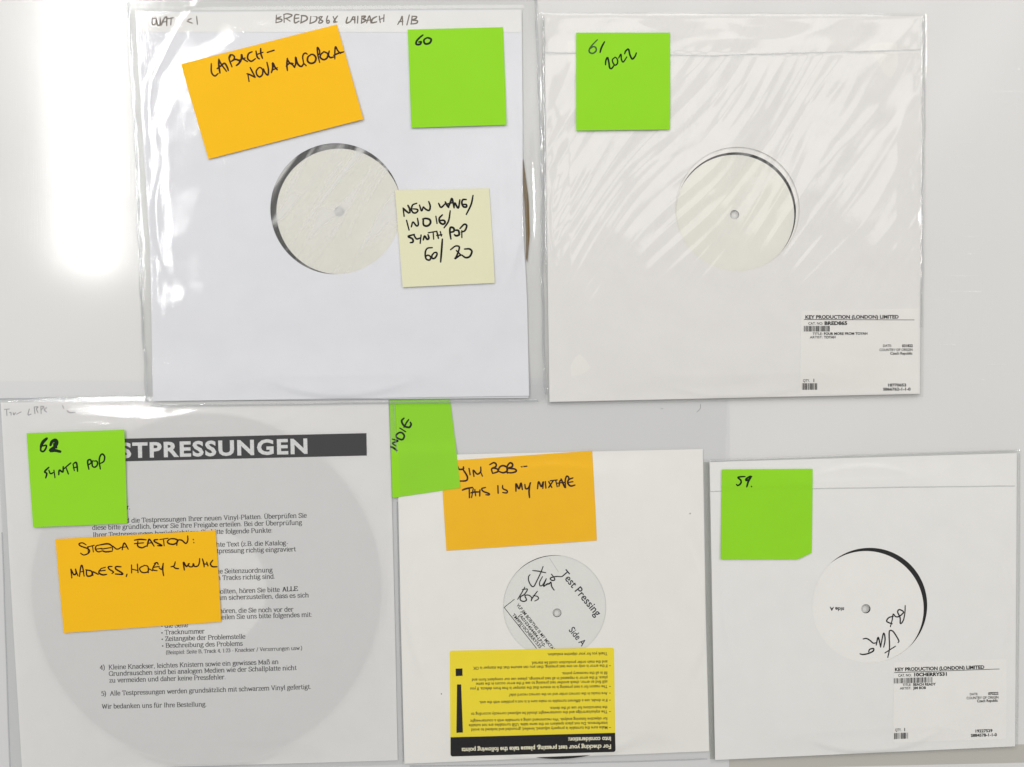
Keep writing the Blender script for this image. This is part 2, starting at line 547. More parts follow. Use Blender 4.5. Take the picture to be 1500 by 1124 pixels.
def paper(name, col, rough=.65, spec=.25, fibre=1.0, mottle=.03, translucent=0.0, scale=1.0, coat=0.0):
    """uncoated paper or card: faint fibre relief and slight unevenness of tone"""
    m, nt, out = nodes(name)
    N, K = nt.nodes, nt.links
    b = N.new('ShaderNodeBsdfPrincipled')
    tc = N.new('ShaderNodeTexCoord')
    n1 = N.new('ShaderNodeTexNoise'); n1.inputs['Scale'].default_value = 55 * scale; n1.inputs['Detail'].default_value = 6
    mx = N.new('ShaderNodeMix'); mx.data_type = 'RGBA'
    c = np.array(col)
    mx.inputs[6].default_value = tuple(np.clip(c[:3] * (1 - mottle), 0, 1)) + (1,)
    mx.inputs[7].default_value = tuple(np.clip(c[:3] * (1 + mottle), 0, 1)) + (1,)
    K.new(tc.outputs['Object'], n1.inputs['Vector'])
    K.new(n1.outputs['Fac'], mx.inputs[0])
    K.new(mx.outputs[2], b.inputs['Base Color'])
    n2 = N.new('ShaderNodeTexNoise'); n2.inputs['Scale'].default_value = 900 * scale; n2.inputs['Detail'].default_value = 4
    K.new(tc.outputs['Object'], n2.inputs['Vector'])
    bp = N.new('ShaderNodeBump'); bp.inputs['Strength'].default_value = .25 * fibre; bp.inputs['Distance'].default_value = .0002
    K.new(n2.outputs['Fac'], bp.inputs['Height'])
    n3 = N.new('ShaderNodeTexNoise'); n3.inputs['Scale'].default_value = 28 * scale; n3.inputs['Detail'].default_value = 3
    K.new(tc.outputs['Object'], n3.inputs['Vector'])
    bp2 = N.new('ShaderNodeBump'); bp2.inputs['Strength'].default_value = .35 * fibre; bp2.inputs['Distance'].default_value = .0012
    K.new(n3.outputs['Fac'], bp2.inputs['Height']); K.new(bp.outputs[0], bp2.inputs['Normal'])
    K.new(bp2.outputs[0], b.inputs['Normal'])
    b.inputs['Roughness'].default_value = rough
    b.inputs['Specular IOR Level'].default_value = spec
    if coat:
        b.inputs['Coat Weight'].default_value = coat
        b.inputs['Coat Roughness'].default_value = .25
    if translucent:
        t = N.new('ShaderNodeBsdfTranslucent')
        K.new(mx.outputs[2], t.inputs['Color'])
        s = N.new('ShaderNodeMixShader'); s.inputs[0].default_value = translucent
        K.new(b.outputs[0], s.inputs[1]); K.new(t.outputs[0], s.inputs[2])
        K.new(s.outputs[0], out.inputs[0])
    else:
        K.new(b.outputs[0], out.inputs[0])
    return m


def plain(name, col, rough=.5, spec=.3):
    m, nt, out = nodes(name)
    b = nt.nodes.new('ShaderNodeBsdfPrincipled')
    tc = nt.nodes.new('ShaderNodeTexCoord')
    n = nt.nodes.new('ShaderNodeTexNoise'); n.inputs['Scale'].default_value = 700
    mx = nt.nodes.new('ShaderNodeMix'); mx.data_type = 'RGBA'
    c = np.array(col[:3])
    mx.inputs[6].default_value = tuple(c * .8) + (1,)
    mx.inputs[7].default_value = tuple(np.clip(c * 1.2 + .004, 0, 1)) + (1,)
    nt.links.new(tc.outputs['Object'], n.inputs['Vector'])
    nt.links.new(n.outputs['Fac'], mx.inputs[0])
    nt.links.new(mx.outputs[2], b.inputs['Base Color'])
    b.inputs['Roughness'].default_value = rough
    b.inputs['Specular IOR Level'].default_value = spec
    nt.links.new(b.outputs[0], out.inputs[0])
    return m


def film(name, tint=(.985, .985, .985, 1), rough=.06, bump=.25, bscale=420, haze=.035, refl=1.5, dist=.0003, streak=0.0):
    """clear plastic film: looks through, mirrors the lamps weakly, slightly milky"""
    m, nt, out = nodes(name)
    N, K = nt.nodes, nt.links
    tc = N.new('ShaderNodeTexCoord')
    n = N.new('ShaderNodeTexNoise'); n.inputs['Scale'].default_value = bscale; n.inputs['Detail'].default_value = 3
    K.new(tc.outputs['Object'], n.inputs['Vector'])
    bp = N.new('ShaderNodeBump'); bp.inputs['Strength'].default_value = bump; bp.inputs['Distance'].default_value = dist
    K.new(n.outputs['Fac'], bp.inputs['Height'])
    tr = N.new('ShaderNodeBsdfTransparent'); tr.inputs[0].default_value = tint
    df = N.new('ShaderNodeBsdfDiffuse'); df.inputs[0].default_value = (.9, .9, .9, 1)
    mh = N.new('ShaderNodeMixShader'); mh.inputs[0].default_value = haze
    K.new(tr.outputs[0], mh.inputs[1]); K.new(df.outputs[0], mh.inputs[2])
    if streak:                                       # crease whitening that also paints in the wrinkles' lamp reflections
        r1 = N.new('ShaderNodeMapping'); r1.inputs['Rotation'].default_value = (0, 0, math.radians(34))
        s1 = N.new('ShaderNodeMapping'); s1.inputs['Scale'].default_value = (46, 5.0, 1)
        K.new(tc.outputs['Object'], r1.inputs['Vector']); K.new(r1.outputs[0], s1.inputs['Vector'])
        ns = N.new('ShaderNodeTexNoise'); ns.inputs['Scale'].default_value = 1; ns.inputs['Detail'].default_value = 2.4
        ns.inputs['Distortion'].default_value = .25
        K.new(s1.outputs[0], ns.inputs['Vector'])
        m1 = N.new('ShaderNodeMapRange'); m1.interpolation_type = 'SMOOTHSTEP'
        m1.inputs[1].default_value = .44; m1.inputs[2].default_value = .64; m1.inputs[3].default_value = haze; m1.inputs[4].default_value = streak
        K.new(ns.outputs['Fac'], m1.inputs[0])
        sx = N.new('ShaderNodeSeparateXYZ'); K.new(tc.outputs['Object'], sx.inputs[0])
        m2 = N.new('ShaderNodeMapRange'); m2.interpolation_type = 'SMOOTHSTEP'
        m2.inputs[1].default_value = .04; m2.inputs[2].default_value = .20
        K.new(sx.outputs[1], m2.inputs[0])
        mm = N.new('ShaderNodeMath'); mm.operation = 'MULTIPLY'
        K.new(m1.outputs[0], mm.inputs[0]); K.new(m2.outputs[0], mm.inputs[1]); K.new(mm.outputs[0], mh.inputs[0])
    gl = N.new('ShaderNodeBsdfGlossy'); gl.inputs['Roughness'].default_value = rough
    K.new(bp.outputs[0], gl.inputs['Normal'])
    ge = N.new('ShaderNodeNewGeometry')              # Schlick reflectance, the same from both sides of the film
    dt = N.new('ShaderNodeVectorMath'); dt.operation = 'DOT_PRODUCT'
    K.new(ge.outputs['Normal'], dt.inputs[0]); K.new(ge.outputs['Incoming'], dt.inputs[1])
    ab = N.new('ShaderNodeMath'); ab.operation = 'ABSOLUTE'; K.new(dt.outputs['Value'], ab.inputs[0])
    om = N.new('ShaderNodeMath'); om.operation = 'SUBTRACT'; om.inputs[0].default_value = 1.0; K.new(ab.outputs[0], om.inputs[1])
    pw = N.new('ShaderNodeMath'); pw.operation = 'POWER'; pw.inputs[1].default_value = 5.0; K.new(om.outputs[0], pw.inputs[0])
    mu = N.new('ShaderNodeMath'); mu.operation = 'MULTIPLY_ADD'; mu.use_clamp = True
    mu.inputs[1].default_value = .9; mu.inputs[2].default_value = .04 * refl
    K.new(pw.outputs[0], mu.inputs[0])
    mg = N.new('ShaderNodeMixShader')
    K.new(mu.outputs[0], mg.inputs[0]); K.new(mh.outputs[0], mg.inputs[1]); K.new(gl.outputs[0], mg.inputs[2])
    K.new(mg.outputs[0], out.inputs[0])
    return m


def tabletop_mat(name, col, rough=.22, scratch=1.0):
    """glossy white laminate with rubbed-in hairline scratches"""
    m, nt, out = nodes(name)
    N, K = nt.nodes, nt.links
    b = N.new('ShaderNodeBsdfPrincipled')
    tc = N.new('ShaderNodeTexCoord')
    mp = N.new('ShaderNodeMapping'); mp.inputs['Scale'].default_value = (900, 28, 1); mp.inputs['Rotation'].default_value = (0, 0, .05)
    K.new(tc.outputs['Object'], mp.inputs['Vector'])
    n = N.new('ShaderNodeTexNoise'); n.inputs['Scale'].default_value = 1; n.inputs['Detail'].default_value = 4
    K.new(mp.outputs[0], n.inputs['Vector'])
    mp2 = N.new('ShaderNodeMapping'); mp2.inputs['Scale'].default_value = (22, 650, 1); mp2.inputs['Rotation'].default_value = (0, 0, -.35)
    K.new(tc.outputs['Object'], mp2.inputs['Vector'])
    n2 = N.new('ShaderNodeTexNoise'); n2.inputs['Scale'].default_value = 1; n2.inputs['Detail'].default_value = 3
    K.new(mp2.outputs[0], n2.inputs['Vector'])
    cr = N.new('ShaderNodeMath'); cr.operation = 'GREATER_THAN'; cr.inputs[1].default_value = .68
    K.new(n2.outputs['Fac'], cr.inputs[0])
    ad = N.new('ShaderNodeMath'); ad.operation = 'MULTIPLY_ADD'; ad.inputs[1].default_value = .6
    K.new(cr.outputs[0], ad.inputs[0]); K.new(n.outputs['Fac'], ad.inputs[2])
    bp = N.new('ShaderNodeBump'); bp.inputs['Strength'].default_value = .22 * scratch; bp.inputs['Distance'].default_value = .0001
    K.new(ad.outputs[0], bp.inputs['Height'])
    K.new(bp.outputs[0], b.inputs['Normal'])
    n3 = N.new('ShaderNodeTexNoise'); n3.inputs['Scale'].default_value = 6; n3.inputs['Detail'].default_value = 5
    K.new(tc.outputs['Object'], n3.inputs['Vector'])
    mx = N.new('ShaderNodeMix'); mx.data_type = 'RGBA'
    c = np.array(col[:3])
    mx.inputs[6].default_value = tuple(c * .965) + (1,); mx.inputs[7].default_value = tuple(c * 1.035) + (1,)
    K.new(n3.outputs['Fac'], mx.inputs[0]); K.new(mx.outputs[2], b.inputs['Base Color'])
    mr = N.new('ShaderNodeMapRange'); mr.inputs[3].default_value = rough * .8; mr.inputs[4].default_value = rough * 1.25
    K.new(n3.outputs['Fac'], mr.inputs[0]); K.new(mr.outputs[0], b.inputs['Roughness'])
    b.inputs['Specular IOR Level'].default_value = .5
    K.new(b.outputs[0], out.inputs[0])
    return m


def vinyl_mat():
    m, nt, out = nodes('black_vinyl')
    N, K = nt.nodes, nt.links
    b = N.new('ShaderNodeBsdfPrincipled')
    b.inputs['Base Color'].default_value = (.012, .012, .013, 1)
    b.inputs['Roughness'].default_value = .3
    b.inputs['Specular IOR Level'].default_value = .2
    tc = N.new('ShaderNodeTexCoord')
    n = N.new('ShaderNodeTexNoise'); n.inputs['Scale'].default_value = 60
    K.new(tc.outputs['Object'], n.inputs['Vector'])
    bp = N.new('ShaderNodeBump'); bp.inputs['Strength'].default_value = .15; bp.inputs['Distance'].default_value = .0005
    K.new(n.outputs['Fac'], bp.inputs['Height']); K.new(bp.outputs[0], b.inputs['Normal'])
    K.new(b.outputs[0], out.inputs[0])
    return m


M_TABLE = tabletop_mat('white_laminate', (.655, .655, .645, 1), .135, 1.3)
M_GREY = tabletop_mat('grey_plastic_sheet', (.60, .605, .61, 1), .3, .5)
M_STRIP = tabletop_mat('grey_edge_strip', (.45, .44, .40, 1), .35, .6)
M_CARD = paper('white_card', (.80, .79, .77, 1), translucent=.0)
M_CARDC = paper('cool_white_paper', (.745, .75, .785, 1), .6, .3)
M_CARDW = paper('cream_white_card', (.765, .76, .745, 1), .6)
M_IVORY = paper('ivory_paper', (.775, .768, .735, 1), .6)
M_SHEET = paper('thin_printed_paper', (.90, .892, .885, 1), .7, .2, translucent=.29, mottle=.02)
M_LABEL = paper('record_label_paper', (.90, .885, .815, 1), .55, .3)
M_LABELG = paper('grey_white_label_paper', (.70, .705, .675, 1), .55, .3)
M_LABELC = paper('cream_white_label_paper', (.765, .765, .70, 1), .55, .3)
M_LABELW = paper('white_label_paper', (.80, .79, .765, 1), .5, .35)
M_STICK = paper('gloss_sticker_white', (.80, .79, .765, 1), .4, .4)
M_KRAFT = paper('brown_board', (.15, .105, .045, 1), .8)
M_GREEN = paper('lime_green_note_paper', lin((140, 208, 40)), .75, .15, .6, .02)
M_ORANGE = paper('orange_yellow_note_paper', lin((237, 182, 26)), .75, .15, .6, .02)
M_PALE = paper('pale_yellow_note_paper', lin((217, 216, 184)), .75, .15, .6, .015)
M_YELLOW = paper('yellow_sticker_paper', lin((235, 215, 40)), .45, .35, .4, .03)
M_BLACKP = plain('black_print', (.008, .007, .008), .6, .1)
M_GREYP = plain('dark_grey_print', (.035, .035, .036), .7, .1)
M_BAND = paper('charcoal_print', (.018, .018, .02, 1), .7, .2, .6, .12)
M_PALEP = plain('pale_print', (.66, .66, .66), .7)
M_CREAMP = plain('cream_print', (.75, .72, .55), .5)
M_YTEXT = plain('olive_black_print', (.075, .06, .01), .5)
M_NAVY = plain('blue_black_print', (.02, .02, .035), .5)
M_PEN = plain('black_marker_ink', (.006, .006, .008), .5, .15)
M_PENG = plain('marker_ink_on_green', (.003, .016, .004), .5, .15)
M_PENG2 = plain('worn_marker_ink_on_green', (.02, .09, .012), .45, .4)
M_PENO = plain('marker_ink_on_orange', (.028, .006, .003), .5, .15)
M_PENCIL = plain('brown_grey_pen', (.155, .13, .10), .6)
M_PENCIL2 = plain('faint_pencil', (.33, .31, .33), .6)
M_LINE = plain('fold_line', (.50, .49, .47), .7)
M_VINYL = vinyl_mat()
M_PVC = film('thick_pvc_film', (.972, .977, .978, 1), .06, .26, 1300, .02, 1.6, dist=.0002)
M_PVCS = film('smooth_pvc_film', (.985, .987, .985, 1), .12, .08, 200, .006, .5)
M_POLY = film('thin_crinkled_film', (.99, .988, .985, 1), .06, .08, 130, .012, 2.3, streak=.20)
M_GAP = film('shade_tinted_film_margin', (.80, .81, .78, 1), .12, .1, 200, .01, .6)
M_WELD = film('welded_film_edge', (.80, .82, .83, 1), .07, .35, 260, .12, 3.0)

# ------------------------------------------------------------------ the table
def flat(z):
    return lambda u, v: np.full(np.broadcast(u, v).shape, float(z))


ta = P(np.array([-700, 2200]), np.array([-560, 1700]), 0)
t = obj('table_top', [(-.95, -.75, 0), (.95, -.75, 0), (.95, .75, 0), (-.95, .75, 0),
                      (-.95, -.75, -.028), (.95, -.75, -.028), (.95, .75, -.028), (-.95, .75, -.028)],
        [(0, 1, 2, 3), (7, 6, 5, 4), (0, 4, 5, 1), (1, 5, 6, 2), (2, 6, 7, 3), (3, 7, 4, 0)], M_TABLE, smooth=False)
tag(t, 'white glossy laminate table top under the records', None, None, 'structure')
s = slab('edge_strip', [(-60, 1131), (-60, 1152)], [(1560, 1089), (1560, 1116)], 24, 2, flat(.12), .10, M_STRIP, t)

g = slab('grey_sheet', [(-60, 559.5), (-60, 1128)], [(1068, 553), (1068, 1128)], 30, 16,
         lambda u, v: .32 + .05 * np.sin(u / 90.) * np.sin(v / 70.), .15, M_GREY, None)
tag(g, 'thin grey plastic sheet lying flat beneath the lower and middle records', 'plastic sheet')
k = Ink()
M_SCUFF = plain('scuff', (.30, .30, .31), .6)
for q in ('570,240 568,290 530,330', '135,292 160,292'):
    k = Ink()
    strokes(k, q, (950, 560), 7.5, .7)
    k.build('scuff_mark', lambda u, v: .32 + .05 * np.sin(u / 90.) * np.sin(v / 70.), .03, M_SCUFF, g)


# ------------------------------------------------------------------ surfaces of the sleeves (mm above the table)
def sleeve_height(poly, ctr, R, base, ze, zc, zs, fall=12, wav=None, wamp=.0, zb=None):
    """height of the front of a record sleeve; keeps falling to the table outside its outline"""
    def f(u, v):
        d = sd(poly, u, v)
        r = np.hypot(np.asarray(u) - ctr[0], np.asarray(v) - ctr[1])
        t = np.minimum(sm(0, 46, d), sm(R + 70, R - 8, r) * .75 + .25 * sm(0, 90, d))
        z = base + ze + (zc - ze) * t
        if wav is not None:
            z = z + wamp * wav(u, v) * sm(0, 30, d)
        b_ = base + 2.36 * sm(R + 18, R + 1, r) * sm(-6, 3, d)
        z = .5 * (z + b_ + np.sqrt((z - b_) ** 2 + .04)) - .03
        z = z - (z - base - zs) * sm(0, -fall, d)
        if zb is not None:
            z = z + zb(u, v)
        return z
    return f


def side(poly_left, poly_right):
    return poly_left, poly_right


def record(label, ctr, r_disc, r_label, z0, mat_label, hole=6.6, group=None):
    t = thing('vinyl_record', label, 'record', ctr, group)
    ring_solid('disc', ctr, hole, r_disc, z0 + .8, z0 + 2.15, M_VINYL, t)
    lb = ring_solid('paper_label', ctr, hole + .2, r_label, z0 + 2.15, z0 + 2.3, mat_label, t)
    return t, lb, flat(z0 + 2.3)


def weld(name, pts, w, zf, lift, parent, amp=.0, seed=1, mat=None):
    """a raised, slightly wavy welded bead along a film edge"""
    r = random.Random(seed)
    c = catmull([np.array(p, float) for p in pts], 14)
    n = len(c); V = []; F = []
    ph = r.uniform(0, 6)
    for i in range(n):
        d = c[min(i + 1, n - 1)] - c[max(i - 1, 0)]; d /= np.linalg.norm(d) + 1e-9
        nn = np.array([-d[1], d[0]])
        wob = amp * (math.sin(i * .55 + ph) + .6 * math.sin(i * .23 + 2 * ph))
        for k in range(7):
            a = math.pi * k / 6
            q = c[i] + nn * (wob - math.cos(a) * w / 2)
            z = float(zf(q[0], q[1])) + lift * math.sin(a) * (1 + .5 * math.sin(i * .8 + ph * 2)) + .04
            V.append(P(q[0], q[1], z))
    for i in range(n - 1):
        for k in range(6):
            a = i * 7 + k
            F.append((a, a + 1, a + 8, a + 7))
    return obj(name, V, F, mat or M_WELD, parent)


GS = 'paper and card record sleeves'
GP = 'clear plastic outer sleeves'
GR = 'black vinyl records in the sleeves'
GN = 'lime green sticky notes'
GO = 'orange sticky notes'

# ================================================================== record 60, top left
zb60 = lambda u, v: 1.5 * sm(500, 575, v)
L60 = [(198.5, 18), (205.5, 133), (215, 293), (220, 365), (224, 588)]
R60 = [(764, 14), (765.5, 180), (765.5, 250), (765.5, 310), (767, 350), (769.5, 390), (772, 440), (775, 580)]
poly60 = [L60[0], R60[0]] + R60[1:] + L60[:0:-1]
c60 = (497, 310)
w60 = Waves(5, 150, 8)
h60 = sleeve_height(poly60, c60, 266, .15, 1.3, 2.9, .55, 9, w60, .10, zb60)

t, lb, zl = record('record with a blank cream label in the top left sleeve marked 60', c60, 264, 92, .15, M_LABEL, 7.0, GR)
t = thing('record_sleeve', 'cool white paper sleeve with pen writing along its top edge, top left', 'record sleeve', (490, 310), GS)
slab('back_panel', L60, [(x - 1, y + 3) for x, y in R60], 8, 8, lambda u, v: .75 + zb60(u, v) * .9, .15, M_CARDC, t)
holed_slab('front_panel', poly60, (492, 306, 96), 70, h60, .16, M_CARDC, t, 240)

def creased_film(name):  # milky crease streaks also stand in for reflections on the wrinkled lining
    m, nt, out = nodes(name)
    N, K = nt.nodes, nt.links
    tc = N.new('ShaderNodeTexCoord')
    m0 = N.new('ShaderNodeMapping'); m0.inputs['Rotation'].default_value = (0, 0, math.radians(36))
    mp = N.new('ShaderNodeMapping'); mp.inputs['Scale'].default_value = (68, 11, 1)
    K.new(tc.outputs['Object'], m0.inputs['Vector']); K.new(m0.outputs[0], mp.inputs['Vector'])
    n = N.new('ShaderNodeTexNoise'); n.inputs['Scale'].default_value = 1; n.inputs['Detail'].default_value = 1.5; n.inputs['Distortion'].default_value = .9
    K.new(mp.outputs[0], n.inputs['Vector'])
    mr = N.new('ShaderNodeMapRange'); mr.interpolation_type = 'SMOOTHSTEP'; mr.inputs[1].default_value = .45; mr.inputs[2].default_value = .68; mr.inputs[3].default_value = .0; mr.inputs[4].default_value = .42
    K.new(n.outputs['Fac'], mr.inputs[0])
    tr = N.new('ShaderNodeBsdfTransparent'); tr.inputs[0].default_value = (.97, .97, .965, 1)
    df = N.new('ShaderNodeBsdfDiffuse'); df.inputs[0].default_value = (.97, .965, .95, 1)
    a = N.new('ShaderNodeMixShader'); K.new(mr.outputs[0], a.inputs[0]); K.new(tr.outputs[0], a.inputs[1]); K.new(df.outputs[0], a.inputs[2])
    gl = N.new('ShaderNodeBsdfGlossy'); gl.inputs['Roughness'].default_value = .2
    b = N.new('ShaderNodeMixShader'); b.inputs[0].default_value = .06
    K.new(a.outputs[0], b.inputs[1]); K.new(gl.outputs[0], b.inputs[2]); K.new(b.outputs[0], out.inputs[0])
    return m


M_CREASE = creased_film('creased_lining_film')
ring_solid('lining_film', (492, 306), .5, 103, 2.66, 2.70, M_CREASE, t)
# folded strip along the opening, a shade lighter
slab('top_flap', [(202, 19.5), (203.5, 47)], [(763, 15), (764, 47.5)], 60, 3, lambda u, v: h60(u, v) + .16, .10, M_CARD, t)
slab('inner_lining', [(764.5, 240), (768.5, 300), (770.5, 345), (770.5, 378)], [(766.5, 232), (774.5, 292), (776, 345), (772.5, 385)],
     2, 14, lambda u, v: np.full(u.shape, 1.25), .2, M_KRAFT, t)
k = Ink()
W60 = 1.9
strokes(k, '130,220 125,270 140,315 175,300 185,230 130,215;195,235 208,320 245,310 248,215;262,325 285,260 338,195 342,328;288,278 345,262;345,228 440,212;408,215 402,318;512,240 542,256;655,245 700,225;640,262 715,292;780,195 792,308', (210, 5), 10, W60, 3)
strokes(k, '100,165 92,285;100,165 155,170 160,198 100,226 172,235 170,264 92,286;210,165 212,280;205,165 262,155 328,175 275,212 222,225;240,225 300,262;430,168 372,175 366,285 432,262;375,222 425,216;472,180 458,285;462,180 535,190 545,240 452,290;605,182 590,295;598,180 688,200 672,262 588,298;768,190 722,208 740,238 778,262 752,288 718,280 772,192;856,168 835,232 842,290 872,280 866,250 838,262;930,195 968,275;994,186 962,230 938,276 988,272', (395, 5), 10, W60, 4)
strokes(k, '1142,198 1122,288 1184,270;1184,270 1240,178 1248,290;1196,242 1252,236;1292,190 1286,290;1352,195 1345,288;1348,190 1404,192 1368,230 1412,250 1342,292;1420,288 1462,185 1484,290;1430,252 1492,240', (395, 5), 10, W60, 5)
strokes(k, '220,192 158,230 148,285 218,272;256,188 270,282;326,168 320,268;258,240 322,212;525,312 570,240 592,192 596,318;542,272 602,262;696,172 660,318;738,190 724,302;735,190 802,196 788,225 742,246 812,256 800,292 718,304', (530, 5), 10, W60, 6)
k.build('handwriting', lambda u, v: h60(u, v) + .16, .03, M_PENCIL, t)

LF60 = [(184, -12), (190.5, 110), (195, 170), (199, 260), (201, 320), (205, 430), (210, 520), (213, 596)]
RF60 = [(786, -12), (789, 60), (794, 200), (796.5, 300), (796, 400), (799, 520), (800.5, 589)]
w60a = Waves(21, 70, 14)
w60b = Waves(22, 26, 16)
cr1 = [(312, -20), (290, 5), (268, 32), (243, 78), (222, 118), (218, 150), (219, 200), (222, 262), (225, 320), (229, 380), (232, 440), (236, 468), (248, 500), (262, 525), (276, 545)]
cr2 = [(402, 35), (352, 55), (300, 92), (262, 132), (240, 180)]
cr3 = [(236, 335), (250, 380), (266, 420), (274, 450), (300, 478)]
cr4 = [(300, 500), (340, 530), (380, 560), (430, 575)]
pf60 = LF60 + RF60[::-1]


def f60(u, v):
    m = 1 - sm(300, 470, u + .25 * (v - 300))
    z = h60(u, v) + .42
    z = z + m * (.12 * w60a(u, v) + .014 * w60b(u, v)) * sm(0, 14, sd(poly60, u, v))
    z = z + .34 * np.exp(-(dline(cr1, u, v) / 6.5) ** 2)
    z = z + .30 * np.exp(-(dline(cr2, u, v) / 11.) ** 2)
    z = z + .22 * np.exp(-(dline(cr3, u, v) / 10.) ** 2)
    z = z + .30 * np.exp(-(dline(cr4, u, v) / 15.) ** 2)
    z = z + 1.5 * np.exp(-((u - 785.5 - 2 * np.sin(v / 40.)) / 6.) ** 2) * sm(170, 260, v) * sm(430, 330, v)
    z = z + .10 * np.sin(v / 9. + .5 * np.sin(v / 31.)) * np.exp(-((u - LFx(v)) / 5.) ** 2)
    return z


n60 = lambda u, v: h60(u, v) + .42


def LFx(v):
    a = np.array(LF60, float)
    return np.interp(v, a[:, 1], a[:, 0])


t = thing('plastic_sleeve', 'thick glossy clear sleeve with bright creased reflections around the top left record', 'plastic sleeve', (490, 300), GP)
film_mesh('front_film', LF60, RF60, 330, 330, f60, M_PVC, t, 12)
film_mesh('back_film', LF60, RF60, 10, 12, lambda u, v: .35 + zb60(u, v) * .8, M_PVCS, t)
weld('welded_edge', [(x + 1.5, y) for x, y in LF60[:-1]] + [(214, 588)], 4.0, lambda u, v: h60(u, v) + .3, .35, t, .7, 3)
weld('welded_edge', [(222, 594.5), (300, 594), (420, 592.5), (569, 590), (700, 588.2), (788, 587)], 3.4, lambda u, v: h60(u, v) + .35, .3, t, .15, 5)
weld('welded_edge', [(x - 2, y) for x, y in RF60[:-1]] + [(798, 578)], 4.0, lambda u, v: h60(u, v) + .3, .4, t, .5, 7)


# ================================================================== sticky notes
def note(label, group, quad, surf, lift, mat, name='sticky_note', cat='sticky note', curl=.9, cut=None, bl=None):
    """square of note paper, stuck along its top edge, the free bottom lifting a little"""
    TL, TR, BR, BL = [np.array(q, float) for q in quad]
    t = thing(name, label, cat, tuple((TL + BR) / 2), group)

    def st(u, v):
        # approximate inverse of the quad as a parallelogram
        ex = ((TR - TL) + (BR - BL)) / 2; ey = ((BL - TL) + (BR - TR)) / 2
        det = ex[0] * ey[1] - ex[1] * ey[0]
        du = np.asarray(u) - TL[0]; dv = np.asarray(v) - TL[1]
        return (du * ey[1] - dv * ey[0]) / det, (ex[0] * dv - ex[1] * du) / det

    cs = sum(ord(c) for c in label) % 7

    def z(u, v):
        s_, t_ = st(u, v)
        b = curl * np.clip(t_ - .35, 0, 2) ** 2 * (1 + .5 * np.sin(s_ * 2.3 + cs))
        return surf(u, v) + lift + b + .05 * np.sin(s_ * 3.1 + cs) * np.clip(t_, 0, 1) \
            + .22 * np.exp(-((s_ + t_ * .6 - 1.42 - .03 * cs) / .05) ** 2) * np.clip(t_, 0, 1)
    nu, nv = 36, 36
    s = np.linspace(0, 1, nu + 1)[None, :, None]; q = np.linspace(0, 1, nv + 1)[:, None, None]
    g = (TL * (1 - s) + TR * s) * (1 - q) + (BL * (1 - s) + BR * s) * q
    # hand-cut paper: sides bow by a fraction of a millimetre
    bow = .5 * np.sin(q[..., 0] * math.pi)
    g[..., 0] += bow * np.where(np.linspace(0, 1, nu + 1)[None, :] > .5, .6, -.2)
    if cut is not None:                           # clipped or folded corner, bottom right
        a = np.linspace(0, 1, nu + 1)[None, :]; b = np.linspace(0, 1, nv + 1)[:, None]
        over = np.clip((a - (1 - cut[0])) / cut[0] + (b - (1 - cut[1])) / cut[1] - 1, 0, 1)
        g[..., 1] -= over * cut[1] * np.linalg.norm(BR - TR)
    u, v = g[..., 0], g[..., 1]
    top = P(u, v, z(u, v)); bot = top.copy(); bot[..., 2] -= .11 * MM
    n = (nu + 1) * (nv + 1)
    pts = np.concatenate([top.reshape(-1, 3), bot.reshape(-1, 3)])
    f = grid_faces(nu, nv) + grid_faces(nu, nv, n, True)
    ring = [i for i in range(nu + 1)] + [(j + 1) * (nu + 1) - 1 for j in range(1, nv + 1)] + \
           [nv * (nu + 1) + i for i in range(nu - 1, -1, -1)] + [j * (nu + 1) for j in range(nv - 1, 0, -1)]
    for a, b in zip(ring, ring[1:] + ring[:1]):
        f.append((a, b, b + n, a + n))
    o = obj('note_paper', pts, f, mat, t)
    sharp_edges(o)
    return t, z


t, z = note('orange note with two lines of writing tilted across the top left record', GO,
            [(264.8, 94), (493.3, 36), (532.3, 174.8), (305.5, 233.4)], n60, .56, M_ORANGE)
k = Ink()
strokes(k, '95,435 98,560 145,615 195,580;205,370 206,460 222,572;205,368 240,440 318,548;182,508 235,468 290,430 330,490 345,535;372,300 356,360 398,482;358,355 390,305 432,330 425,372 390,402;390,400 445,372 512,395 500,430 462,462;465,458 528,395 538,298 560,360 625,405;515,378 590,352;692,260 640,290 628,360 680,400 742,362;750,250 768,335 800,366;818,212 822,290 845,356;758,302 852,268;915,270 1015,238;648,696 630,582;618,582 668,600 738,636;738,632 700,560 664,490;800,490 755,540 765,600 805,628 845,590 845,520 800,490;860,512 885,570 925,600 932,520 910,415;975,566 995,500 995,425 1030,490 1062,525;985,532 1062,495', (300, 50), 10, 2.3, 8)
strokes(k, '210,536 202,450 210,356;206,362 240,420 285,450 315,492;192,472 240,430 295,432;315,490 332,430 332,340 352,420 385,465 420,474 450,432;448,430 434,345 446,296 475,280 502,296;450,432 486,465;555,300 510,340 508,400 555,430 610,410 628,350 595,305 555,298;682,416 655,300 648,200 675,230 682,280 660,312;745,260 700,300 693,345 740,376 790,350 800,290 745,258;822,250 812,310 840,345 890,336;905,366 905,270 915,186 945,240 990,286;888,312 960,282 1035,262', (400, 50), 10, 2.3, 9)
k.build('handwriting', z, .03, M_PENO, t)

t, z = note('lime green note numbered 60 at the upper right of the top left sleeve', GN,
            [(597.3, 43.5), (736.8, 40), (742, 183), (602.7, 187.5)], n60, .30, M_GREEN, curl=1.3)
k = Ink()
strokes(k, '895,465 840,510 800,560 800,600 850,602 870,565 835,568;950,508 910,540 920,585 955,596 1000,576 1016,530 985,510 950,508', (530, 5), 10, 2.4, 2)
k.build('handwriting', z, .03, M_PENG, t)

